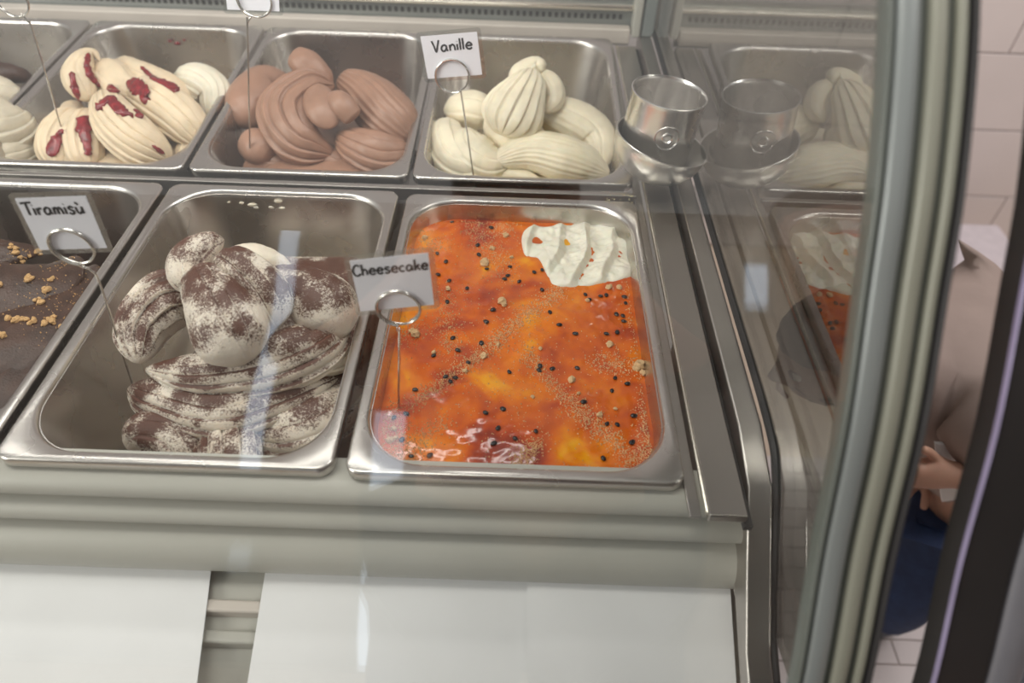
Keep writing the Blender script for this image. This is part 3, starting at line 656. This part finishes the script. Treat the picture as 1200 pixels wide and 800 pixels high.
def sign(label, text, lam, Y0, ring, stem, base, tpos=None, group='flavour signs'):
    """lam: laminate corners TL TR BR BL in px (plane Y0); ring: centre px and radius px; stem: px points on the plane; base: (px, py, z)"""
    q = [at(a, b, Y=Y0) for a, b in lam]; bp = at(*base); 
    t = thing('flavour_sign', bp, label, 'sign', group)
    TL, TR, BR, BL = q; c = sum(q, Vector())/4
    rgt = ((TR-TL)+(BR-BL)).normalized(); up = ((TL-BL)+(TR-BR)); up = (up-rgt*up.dot(rgt)).normalized(); nrm = rgt.cross(up); nrm = nrm if nrm.y < 0 else -nrm
    W_ = ((TR-TL).length+(BR-BL).length)/2; H_ = ((TL-BL).length+(TR-BR).length)/2
    sk = (((TL-BL)+(TR-BR)).dot(rgt))/((TL-BL)+(TR-BR)).dot(up)      # slight lean of the card
    def L_(u, v, o=0): return c+rgt*(u+v*sk)+up*v+nrm*o
    def card(hw, hh, r, th, name, mat, off):
        ol = rrect(hw, hh, r, 0, 0, 0, 5); b = MB(); n = len(ol)
        vs = [L_(p.x, p.y, off+th/2) for p in ol]+[L_(p.x, p.y, off-th/2) for p in ol]
        b.add(vs, [tuple(range(n)), tuple(range(2*n-1, n-1, -1))]+[(i, (i+1) % n, (i+1) % n+n, i+n) for i in range(n)])
        return b.build(name, mat, t, False)
    card(W_/2, H_/2, .0035, .0006, 'laminate', M_lam, 0)['label'] = 'clear plastic laminate'
    card(W_/2-.0040, H_/2-.0040, .0004, .0002, 'paper_card', M_card, .0004)
    if text:
        x0, x1, yb, hh, rot = tpos          # fractions of the card: left, right, baseline height, cap height, slope
        tot = sum(ADV[ch] for ch in text); sx_ = (x1-x0)*W_/tot; sy_ = hh*H_; b = MB(); cx_ = 0
        for ch in text:
            for st in GL[ch]:
                pp = catmull([Vector((x_, y_, 0)) for x_, y_ in st], 4)
                pts_ = [L_((x0-.5)*W_+(cx_+p.x)*sx_, (yb-.5)*H_+p.y*sy_+rot*((cx_+p.x)*sx_), .0007) for p in pp]
                b.tube(pts_, .088*sy_, seg=6, flat=(nrm, .2))
            cx_ += ADV[ch]
        b.build('lettering', M_ink, t)
    rc = at(ring[0], ring[1], Y=Y0-.0015); rr = ring[2]*(rc-CAM).dot(FW)/FPX
    pts_ = []
    st = [at(a, b, Y=Y0-.001) for a, b in stem]+[bp]
    a0_ = math.atan2((st[0]-rc).dot(up), (st[0]-rc).dot(rgt))
    turns = 1.9
    for k in range(61):
        a_ = a0_-turns*2*PI*(1-k/60); o_ = -.0016+.0034*(k/60)
        pts_.append(rc+(rgt*math.cos(a_)+up*math.sin(a_))*rr*(1-.04*(1-k/60))+nrm*o_)
    pts_ += catmull(st, 6)
    MB().tube(pts_+[bp+(bp-st[-2]).normalized()*.012], .00095, seg=8).build('wire_holder', M_wire, t)
    return t
bY = at(467, 487, -.030).y
sign('white card reading Cheesecake on a wire stuck into the orange cheesecake', 'Cheesecake', [(402, 301), (508, 289), (516, 361), (417, 369)], bY, (467, 361, 26), [(466, 387), (468, 394)], (467, 487, -.030), (.075, .93, .68, .17, .0))
bY = at(152, 440, -.045).y-.005
sign('white card reading Tiramisù on a wire at the left side of the middle pan', 'Tiramisù', [(7, 226), (106, 224), (133, 294), (45, 298)], bY, (84, 289, 25), [(95, 312), (107, 317), (119, 338)], (152, 440, -.045), (.10, .86, .66, .20, .0))
bY = at(555, 207, -.022).y-.004
sign('white card reading Vanille on a wire in the creamy white gelato', 'Vanille', [(487, 38), (563, 32), (570, 91), (498, 97)], bY, (530, 89, 20), [(538, 107), (541, 113)], (555, 207, -.022), (.22, .86, .60, .22, .02))
bY = at(293, 172, -.01).y-.004
sign('blank looking card cut by the top picture edge, above the brown chocolate gelato', None, [(254, -44), (331, -42), (331, 18), (264, 15)], bY, (298, 0, 20), [(294, 20), (290, 27), (290, 34)], (293, 172, -.01))
bY = at(72, 150, -.0).y
sign('thin wire sign holder with a small ring at the top left picture corner', None, [(-30, -72), (42, -70), (44, -6), (-24, -8)], bY, (13, 0, 19), [(25, 16), (33, 26), (38, 36)], (72, 150, -.0))

# ------------------------------------------------------------------ steel bowl with a steel beaker
def lathe(prof, n=56):
    vs, fs = [], []
    for r, z in prof:
        for k in range(n): a = 2*PI*k/n; vs.append(Vector((r*math.cos(a), r*math.sin(a), z)))
    for i in range(len(prof)-1):
        for k in range(n): fs.append((i*n+k, i*n+(k+1) % n, (i+1)*n+(k+1) % n, (i+1)*n+k))
    fs.append(tuple(range(n))[::-1]); fs.append(tuple((len(prof)-1)*n+k for k in range(n))); return vs, fs
def place(name, vf, mat, loc, rot, parent=None, ang=50):
    b = MB(); M_ = Matrix.Translation(loc) @ rot
    b.add([M_ @ v for v in vf[0]], vf[1]); return b.build(name, mat, parent, True, 0, ang)
R_ = .0475; pr = []
for k in range(13):
    a = -PI/2+PI/2*k/12; pr.append((max(.0005, .047*math.cos(a)**.9 if k < 12 else .047), .043+.043*math.sin(a)))
pr += [(.0485, .0445), (.0482, .0452), (.0465, .0445)]
for k in range(11, -1, -1):
    a = -PI/2+PI/2*k/12; pr.append((max(.0004, .046*math.cos(a)**.9), .0440+.0425*math.sin(a)))
bb = at(765, 222, .0015); bl = Vector((.1435, .683, .0045))
tb = thing('steel_bowl', bl, 'round polished steel bowl tilted on the pan corner beside the white gelato', 'bowl')
rotb = Matrix.Rotation(math.radians(14), 4, 'Y') @ Matrix.Rotation(math.radians(-2), 4, 'X')
pr = [(r*1.08, z*1.0) for r, z in pr]
place('bowl_body', lathe(pr), M_bowl, bl, rotb, tb)
cb = at(763, 184, Y=.690); ct = at(785, 108, Y=.690); ax = (ct-cb); Hc = ax.length
rotc = ax.to_track_quat('Z', 'Y').to_matrix().to_4x4()
tcup = thing('steel_beaker', cb, 'shiny steel beaker standing tilted inside the steel bowl', 'beaker')
rc_ = .0385
prc = [(.001, 0), (rc_-.004, 0), (rc_-.001, .0015), (rc_, .005), (rc_, Hc-.004), (rc_+.0008, Hc-.0015), (rc_+.0012, Hc), (rc_, Hc+.0006), (rc_-.001, Hc-.001), (rc_-.0012, Hc-.004), (rc_-.0012, .006), (rc_-.003, .002), (.001, .0018)]
place('beaker_body', lathe(prc), M_cup, cb, rotc, tcup)
# round stamped boss on the beaker wall
b = MB(); M2 = Matrix.Translation(cb) @ rotc
fdir = Vector((0, -1, 0)); loc_ = rotc.to_3x3().inverted() @ Vector((.02, -1, 0)); az = math.atan2(loc_.y, loc_.x)
def wallp(u, v, o): a = az+u/rc_; return M2 @ Vector(((rc_+o)*math.cos(a), (rc_+o)*math.sin(a), Hc*.58+v))
for rad_, tr_, oo in ((.0125, .0008, .0002), (.005, .0012, .0004)):
    b.tube([wallp(rad_*math.cos(2*PI*k/28), rad_*math.sin(2*PI*k/28), oo) for k in range(28)], tr_, seg=8, closed=True)
b.build('stamped_ring', M_cup, tcup)
# spilled crumbs on the pan rim under the bowl
M_yc = simple('yellow_crumb', (.7, .62, .35), .8)
spill = []
for k in range(16):
    p = at(random.uniform(706, 742), random.uniform(228, 238), .0); p.z = .0006; spill.append(p)
o = fine('spilled_crumbs', spill, M_yc, None, .0006, .0011); tag(o, 'tiny yellow crumbs spilled on the pan rim below the steel bowl', 'crumbs', None, 'stuff')

# ------------------------------------------------------------------ white sheets on the lower apron
def sheet(px, label, lift):
    q = []
    for a, b, zz in px: q.append(at(a, b, zz))
    TL, TR, BR, BL = q; vs, fs = [], []; nx, ny = 14, 14
    for s_ in (0, 1):
        for j in range(ny+1):
            for i in range(nx+1):
                u, v = i/nx, j/ny; p = TL*(1-u)*(1-v)+TR*u*(1-v)+BR*u*v+BL*(1-u)*v
                p = p+Vector((0, -.3, .9))*(lift+.0010*math.sin(u*PI)*math.sin(v*5)+.0016*max(0, u-.8)*5*max(0, .3-v)-(.0010 if s_ else 0)); vs.append(p)
    k0 = (nx+1)*(ny+1)
    for j in range(ny):
        for i in range(nx):
            a = j*(nx+1)+i; fs.append((a, a+1, a+nx+2, a+nx+1)); fs.append((k0+a, k0+a+nx+1, k0+a+nx+2, k0+a+1))
    o = mesh_obj('paper_sheet', vs, fs, M_white, None, True); return tag(o, label, 'paper', 'white sheets in the front of the case')
ZA, ZB = -.106, -.134
sheet([(-60, 652, ZA), (249, 664, ZA), (228, 830, ZB), (-130, 825, ZB)], 'white paper sheet at the lower left corner of the picture', .002)
sheet([(312, 668, ZA), (622, 681, ZA), (624, 840, ZB), (286, 830, ZB)], 'white paper sheet in the middle below the louvre, overlapped by its right neighbour', .002)
sheet([(617, 679, ZA), (852, 688, ZA-.001), (862, 845, ZB-.003), (618, 840, ZB)], 'rightmost white paper sheet below the louvre, overlapping the middle one', .0085)

# ------------------------------------------------------------------ frame of the next case, close to the lens
nf = thing('glass_frame', (.27, .1, -.42), 'dark curved frame of a neighbouring glass case at the right picture edge', 'frame')
M_fr = simple('dark_frame', (.022, .02, .02), .45); M_fr2 = simple('grey_frame', (.20, .20, .22), .4, .3); M_fr3 = simple('light_frame', (.50, .53, .62), .5, .0)
sweepG([(.2335, -.012), (.260, -.012), (.260, .004), (.2335, .004)], 'frame_gasket', M_fr, nf)
sweepG(roundstrip(.2328, .2340, .0025, .0055), 'bright_edge', simple('lilac_edge', (.34, .30, .46), .3, .2), nf)
sweepG(roundstrip(.2602, .283, -.010, .008), 'frame_profile', M_fr2, nf)
sweepG([(.2832, -.006), (.42, -.006), (.42, .003), (.2832, .003)], 'frame_panel', M_fr3, nf)

# ------------------------------------------------------------------ box on the floor by the tiled wall
bx_ = thing('storage_box', (1.07, 1.42, FLOOR), 'low white box with a purple top band on the floor by the tiled wall', 'box')
M_purple = simple('purple_plastic', (.16, .03, .16), .4); M_bwhite = simple('pale_plastic', (.66, .60, .64), .4); M_pblue = simple('pale_blue_panel', (.62, .76, .95), .3)
MB().box(.86, 1.30, 1.35, 1.58, FLOOR, FLOOR+.20).build('box_body', M_bwhite, bx_, False, .004)
MB().box(.855, 1.305, 1.338, 1.349, FLOOR+.155, FLOOR+.195).build('top_band', M_purple, bx_, False, .003)
for x0 in (.90, 1.17): MB().box(x0, x0+.11, 1.342, 1.349, FLOOR+.03, FLOOR+.15).build('side_panel', M_pblue, bx_, False, .001)

# ------------------------------------------------------------------ shop front behind the viewer: daylight comes through its windows
M_shopwall = simple('shop_front_wall', (.34, .31, .29), .8)
def emis(name, col, s):
    m, nt, b = new_mat(name); b.inputs['Emission Color'].default_value = (*col, 1); b.inputs['Emission Strength'].default_value = s; b.inputs['Base Color'].default_value = (.02, .02, .02, 1); return m
M_day = emis('daylit_window', (.72, .84, 1.0), 2.1)
YW = -2.6
wins = [(-1.18, -1.09, -.02, 1.80), (-.60, -.46, -.84, .55), (.26, .36, -.84, -.40), (1.16, 1.27, 1.60, 1.70), (1.64, 1.84, 1.56, 1.66)]
wall_f = tag(MB().box(-3, 3.2, YW-.12, YW-.02, FLOOR, 2.2).build('wall_front', M_shopwall), 'inner wall of the shop front', kind='structure')
for i, (x0, x1, z0, z1) in enumerate(wins):
    wn = tag(MB().box(x0-.04, x1+.04, YW-.02, YW, z0-.03, z1+.04).build('window_%d' % (i+1), M_p1), 'window in the shop front', kind='structure')
    MB().box(x0, x1, YW, YW+.006, z0, z1).build('pane', M_day, wn, False)

M_rw = simple('added_taupe_wall', (.22, .18, .16), .8)
tag(MB().box(2.35, 2.45, -2.6, WALLY, FLOOR, 2.2).build('added_wall_right', M_rw), 'unseen taupe wall added to darken the right side', kind='structure')  # unseen wall, added so the right-hand metal reflects something darker
# ------------------------------------------------------------------ people
M_skin = simple('skin', (.50, .29, .21), .5, 0, .05, 30); M_skin.node_tree.nodes['Principled BSDF'].inputs['Subsurface Weight'].default_value = .1
M_hair = simple('dark_hair', (.030, .022, .018), .6, 0, .3, 200, .8)
M_eye = simple('eye_white', (.8, .8, .78), .2); M_iris = simple('dark_iris', (.03, .02, .015), .2); M_lip = simple('lips', (.42, .16, .14), .4)
def skin(name, J, E_, mat, parent, root, sub_=2, add=0.0):
    ks = list(J); idx = {k: i for i, k in enumerate(ks)}
    me = bpy.data.meshes.new(name); me.from_pydata([J[k][0] for k in ks], [(idx[a], idx[b]) for a, b in E_], []); me.materials.append(mat)
    o = bpy.data.objects.new(name, me); link(o, parent)
    m = o.modifiers.new('skin', 'SKIN'); m.use_smooth_shade = True
    for k in ks:
        sv = me.skin_vertices[0].data[idx[k]]; r = J[k][1]; r = r if isinstance(r, tuple) else (r, r); sv.radius = (r[0]+add, r[1]+add); sv.use_root = (k == root)
    s_ = o.modifiers.new('sub', 'SUBSURF'); s_.levels = sub_; s_.render_levels = sub_
    return o
def head(c, s, face, parent, hair_mat, tilt=0):
    """head of height 0.23*s with face, centred on c, looking along face"""
    f = Vector(face).normalized(); r = f.cross(Vector((0, 0, 1))).normalized(); u = r.cross(f)
    def W_(x, y, z): return c+(r*x+f*y+u*z)*s
    bm = bmesh.new(); bmesh.ops.create_uvsphere(bm, u_segments=40, v_segments=28, radius=1)
    for v in bm.verts:
        x, y, z = v.co; w_ = .076*(1-.18*max(0, -z)**1.5); d = .096*(1-.10*max(0, -z)); X_, Y_, Z_ = x*w_, y*d, z*.115
        g_ = lambda a, b, sx, sz: math.exp(-((X_-a)/sx)**2-((Z_-b)/sz)**2)
        if y > 0:
            Y_ += .022*g_(0, -.022, .012, .02)+.010*g_(0, .0, .009, .022)-.010*(g_(.03, .008, .014, .010)+g_(-.03, .008, .014, .010))+.006*g_(0, -.058, .022, .008)-.004*g_(0, -.045, .02, .005)+.008*g_(0, -.095, .02, .014)+.004*g_(0, .03, .05, .012)
        v.co = Vector((X_, Y_, Z_))
    vs = [W_(*v.co) for v in bm.verts]; fs = [tuple(v.index for v in f_.verts) for f_ in bm.faces]; bm.free()
    for sg in (1, -1):       # ears
        b0 = len(vs)
        for i in range(7):
            for j in range(10):
                a = PI*i/6; bta = 2*PI*j/10; vs.append(W_(sg*(.074+.010*math.sin(a)*(.6+.4*math.cos(bta))), -.010+.016*math.sin(a)*math.cos(bta), -.005+.030*math.cos(a)))
        for i in range(6):
            for j in range(10): fs.append((b0+i*10+j, b0+i*10+(j+1) % 10, b0+(i+1)*10+(j+1) % 10, b0+(i+1)*10+j))
    hd = vs, fs
    # hair cap
    bm = bmesh.new(); bmesh.ops.create_uvsphere(bm, u_segments=40, v_segments=28, radius=1); b = MB()
    keep = [v for v in bm.verts]
    hv = []
    for v in bm.verts:
        x, y, z = v.co; line = .35 if y > .35 else (-.25 if y < .1 else .35-(.35-y)*2.2)
        k = 1.10 if z > line else .93
        n_ = noise.noise(Vector((x, y, z))*5)*.05+noise.noise(Vector((x, y, z))*16)*.03
        hv.append(W_(x*.079*(k+n_), y*.099*(k+n_), z*.118*(k+n_)+.002))
    hf = [tuple(v.index for v in f_.verts) for f_ in bm.faces]; bm.free()
    mesh_obj('hair', hv, hf, hair_mat, parent)
    for sg in (1, -1):
        for nm, rr_, off, mt in (('eye', .0115, .083, M_eye), ('iris', .006, .0895, M_iris)):
            bm = bmesh.new(); bmesh.ops.create_uvsphere(bm, u_segments=14, v_segments=10, radius=rr_); mesh_obj(nm, [W_(v.co.x+sg*.030, v.co.y+off-.006, v.co.z+.008) for v in bm.verts], [tuple(v.index for v in f_.verts) for f_ in bm.faces], mt, parent); bm.free()
    mesh_obj('lips', *tube_data([W_(x, .101-abs(x)*.35, -.056) for x in (-.022, -.012, 0, .012, .022)], .0042*s, seg=8), M_lip, parent)
    return hd
def finger_chain(J, E_, key, wrist, palm, dirv, side, s, curl):
    """palm and five unequal bent fingers added to the skin graph"""
    dirv = Vector(dirv).normalized(); side = Vector(side); side = (side-dirv*side.dot(dirv)).normalized(); nn = dirv.cross(side).normalized()
    p0 = Vector(palm)
    for i, (o_, ln) in enumerate(((-.030, .062), (-.011, .072), (.009, .068), (.028, .052))):
        a = p0+(dirv*.035+side*o_)*s; d_ = dirv.copy(); prev = palm_key = key+'palm'; 
        for j in range(3):
            kname = '%sf%d%d' % (key, i, j); J[kname] = (a.copy(), .0080*s*(1-.12*j)); E_.append((prev, kname)); prev = kname
            d_ = (d_+nn*curl).normalized(); a = a+d_*ln*s*.5
    a = p0+(side*-.034-dirv*.005)*s; prev = key+'palm'; d_ = (dirv*.6-side*.8).normalized()
    for j in range(3):
        kname = '%st%d' % (key, j); J[kname] = (a.copy(), .0095*s*(1-.1*j)); E_.append((prev, kname)); prev = kname; d_ = (d_+nn*curl*.7+dirv*.2).normalized(); a = a+d_*.026*s
def person(label, P_, s, face, shirt, trouser, hand_dirs, hair_mat=None, group=None, collar=False):
    base = Vector(((P_['lf'][0]+P_['rf'][0])/2, (P_['lf'][1]+P_['rf'][1])/2, FLOOR))
    t = thing('person', base, label, 'person', group)
    V = {k: Vector(v) for k, v in P_.items()}
    J = {'pelvis': (V['pelvis'], (.125*s, .10*s)), 'belly': (V['pelvis'].lerp(V['chest'], .5), (.118*s, .095*s)), 'chest': (V['chest'], (.14*s, .105*s)), 'neck': (V['neck'], .055*s), 'headb': (V['head']-(V['head']-V['neck'])*.25, .055*s)}
    E_ = [('pelvis', 'belly'), ('belly', 'chest'), ('chest', 'neck'), ('neck', 'headb')]
    for sd in 'lr':
        sh, el, wr = V[sd+'s'], V[sd+'e'], V[sd+'w']; dv, sv = hand_dirs[sd]; palm = wr+Vector(dv).normalized()*.055*s
        J[sd+'s'] = (sh, .055*s); J[sd+'u'] = (sh.lerp(el, .5), .046*s); J[sd+'e'] = (el, .038*s); J[sd+'a'] = (el.lerp(wr, .45), .036*s); J[sd+'w'] = (wr, .024*s); J[sd+'palm'] = (palm, (.034*s, .020*s))
        E_ += [('chest', sd+'s'), (sd+'s', sd+'u'), (sd+'u', sd+'e'), (sd+'e', sd+'a'), (sd+'a', sd+'w'), (sd+'w', sd+'palm')]
        hp, kn, ft = V[sd+'h'], V[sd+'k'], V[sd+'f']; J[sd+'h'] = (hp, .085*s); J[sd+'t'] = (hp.lerp(kn, .5), .070*s); J[sd+'k'] = (kn, .052*s); J[sd+'c'] = (kn.lerp(ft, .35), .052*s); J[sd+'f'] = (ft, .036*s)
        E_ += [('pelvis', sd+'h'), (sd+'h', sd+'t'), (sd+'t', sd+'k'), (sd+'k', sd+'c'), (sd+'c', sd+'f')]
    clothJ = dict(J); clothE = list(E_)
    for sd in 'lr': finger_chain(J, E_, sd, V[sd+'w'], J[sd+'palm'][0], hand_dirs[sd][0], hand_dirs[sd][1], s, .45)
    body = skin('body', J, E_, M_skin, t, 'pelvis')
    hd = head(V['head'], s, face, t, hair_mat or M_hair)
    mesh_obj('head', hd[0], hd[1], M_skin, t)
    up_ = [k for k in clothJ if k in ('pelvis', 'belly', 'chest') or (k[1:] in ('s', 'u', 'e', 'a') and k[0] in 'lr') or k == 'neck' or (collar and k == 'headb')]
    lo_ = [k for k in clothJ if k == 'pelvis' or (k[1:] in ('h', 't', 'k', 'c', 'f') and k[0] in 'lr')]
    for nm, ks_, mt in (('shirt', up_, shirt), ('trousers', lo_, trouser)):
        skin(nm, {k: clothJ[k] for k in ks_}, [e_ for e_ in clothE if e_[0] in ks_ and e_[1] in ks_], mt, t, 'pelvis', 2, .026*s)
    for sd in 'lr':
        f_ = V[sd+'f']; fd = Vector((face[0], face[1], 0)).normalized(); sdv = Vector((-fd.y, fd.x, 0)); ls = []
        for k in range(9):
            u = k/8; c_ = f_+fd*(-.06+.20*u)*s; c_.z = FLOOR; w_ = (.038+.010*math.sin(u*PI))*s*(.6+.4*math.sin(PI*min(1, u*1.1+.02))**.4); h_ = (.075-.045*u)*s
            ls.append([c_+sdv*w_*math.cos(2*PI*j/14)*(1 if math.sin(2*PI*j/14) < .3 else .8)+Vector((0, 0, h_*.5+h_*.5*math.sin(2*PI*j/14)+.001)) for j in range(14)])
        vs, fs = loft(ls); fs.append(tuple(range(14))[::-1]); MB().add(vs, fs).build('shoe', M_fr2, t)
    return t
M_jean = simple('dark_blue_denim', (.018, .035, .095), .8, 0, .2, 60, .2); M_taupe = simple('taupe_jersey', (.36, .28, .25), .85, 0, .06, 25, .3)
M_greytee = simple('grey_patterned_shirt', (.17, .15, .13), .85, 0, .45, 14, .2); M_olive = simple('dark_checked_shirt', (.12, .12, .11), .85, 0, .5, 10, .2)
# photographer, camera held at chest height
person('person in a grey shirt holding a camera to the glass, behind the viewpoint',
       dict(pelvis=(.03, -.34, .06), chest=(.03, -.36, .44), neck=(.03, -.34, .63), head=(.02, -.26, .76), ls=(-.16, -.34, .55), le=(-.24, -.22, .32), lw=(-.115, -.13, .39), rs=(.20, -.34, .55), re=(.235, -.22, .32), rw=(.125, -.14, .39),
            lh=(-.06, -.34, .0), lk=(-.08, -.32, -.42), lf=(-.09, -.36, FLOOR+.06), rh=(.12, -.34, .0), rk=(.14, -.32, -.42), rf=(.15, -.36, FLOOR+.06)), 1.0, (0, .8, -.6), M_greytee, M_jean,
       dict(l=((.6, .75, .2), (0, .3, -1)), r=((-.6, .75, .2), (0, .3, -1))), None)
camt = thing('photo_camera', (0, -.085, .46), 'black photo camera held in both hands behind the viewpoint', 'camera')
M_cam = simple('camera_black', (.02, .02, .022), .5)
def cpt(x, y, z): return CAM+RT*x-DN*y-FW*z
b = MB(); b.add([cpt(x, y, z) for x in (-.065, .065) for y in (-.045, .045) for z in (.075, .125)], [(0, 1, 3, 2), (4, 6, 7, 5), (0, 4, 5, 1), (2, 3, 7, 6), (0, 2, 6, 4), (1, 5, 7, 3)]).build('camera_body', M_cam, camt, False, .006)
MB().tube([cpt(0, 0, .074), cpt(0, 0, .045), cpt(0, 0, .044), cpt(0, 0, .012)], [.033, .033, .030, .030], seg=32).build('lens_barrel', M_cam, camt)
b = MB(); b.add([cpt(x, y, z) for x in (-.02, .02) for y in (.046, .066) for z in (.078, .12)], [(0, 1, 3, 2), (4, 6, 7, 5), (0, 4, 5, 1), (2, 3, 7, 6), (0, 2, 6, 4), (1, 5, 7, 3)]).build('viewfinder', M_cam, camt, False, .004)
# child beside the photographer, head near the glass
person('dark haired child in a checked shirt standing beside the viewpoint, mirrored in the glass',
       dict(pelvis=(.46, -.28, -.12), chest=(.42, -.20, .17), neck=(.375, -.14, .31), head=(.335, -.08, .435), ls=(.315, -.18, .24), le=(.34, -.16, .06), lw=(.37, -.08, -.06), rs=(.53, -.20, .25), re=(.60, -.20, .05), rw=(.58, -.13, -.09),
            lh=(.41, -.28, -.18), lk=(.41, -.26, -.50), lf=(.41, -.29, FLOOR+.045), rh=(.54, -.28, -.18), rk=(.55, -.26, -.50), rf=(.55, -.29, FLOOR+.045)), .86, (-.30, .85, -.15), M_olive, M_jean,
       dict(l=((0, .3, -1), (1, 0, 0)), r=((0, .3, -1), (-1, 0, 0))))
# child at the right of the case, bending towards it
person('person in a taupe top and dark blue jeans bending beside the glass case',
       dict(pelvis=(.69, .60, -.44), chest=(.57, .60, -.22), neck=(.46, .57, -.17), head=(.36, .54, -.12), ls=(.53, .52, -.17), le=(.60, .46, -.29), lw=(.53, .475, -.25), rs=(.58, .69, -.15), re=(.70, .72, -.27), rw=(.62, .60, -.40),
            lh=(.68, .57, -.48), lk=(.665, .53, -.66), lf=(.70, .56, FLOOR+.04), rh=(.71, .67, -.48), rk=(.70, .65, -.66), rf=(.73, .68, FLOOR+.04)), .66, (-.9, -.1, -.3), M_taupe, M_jean,
       dict(l=((-1, .1, -.1), (0, -.3, -1)), r=((-.8, -.3, -.5), (0, 1, 0))), collar=True)
ns = [at(1096, 520, Y=.50), at(1126, 522, Y=.50), at(1124, 585, Y=.50), at(1104, 588, Y=.50)]
vs = [p+Vector((0, o_, 0)) for o_ in (0, .004) for p in ns]
tag(MB().add(vs, [(0, 1, 2, 3), (7, 6, 5, 4), (0, 4, 5, 1), (1, 5, 6, 2), (2, 6, 7, 3), (3, 7, 4, 0)]).build('paper_napkin', M_white, None, False), 'white paper napkin hanging below the hand of the person in taupe', 'napkin')


# fix sub-part transforms: every sub-part was modelled in world coordinates
bpy.context.view_layer.update()
for o, p in bpy_parent_fix:
    o.matrix_parent_inverse = p.matrix_world.inverted()
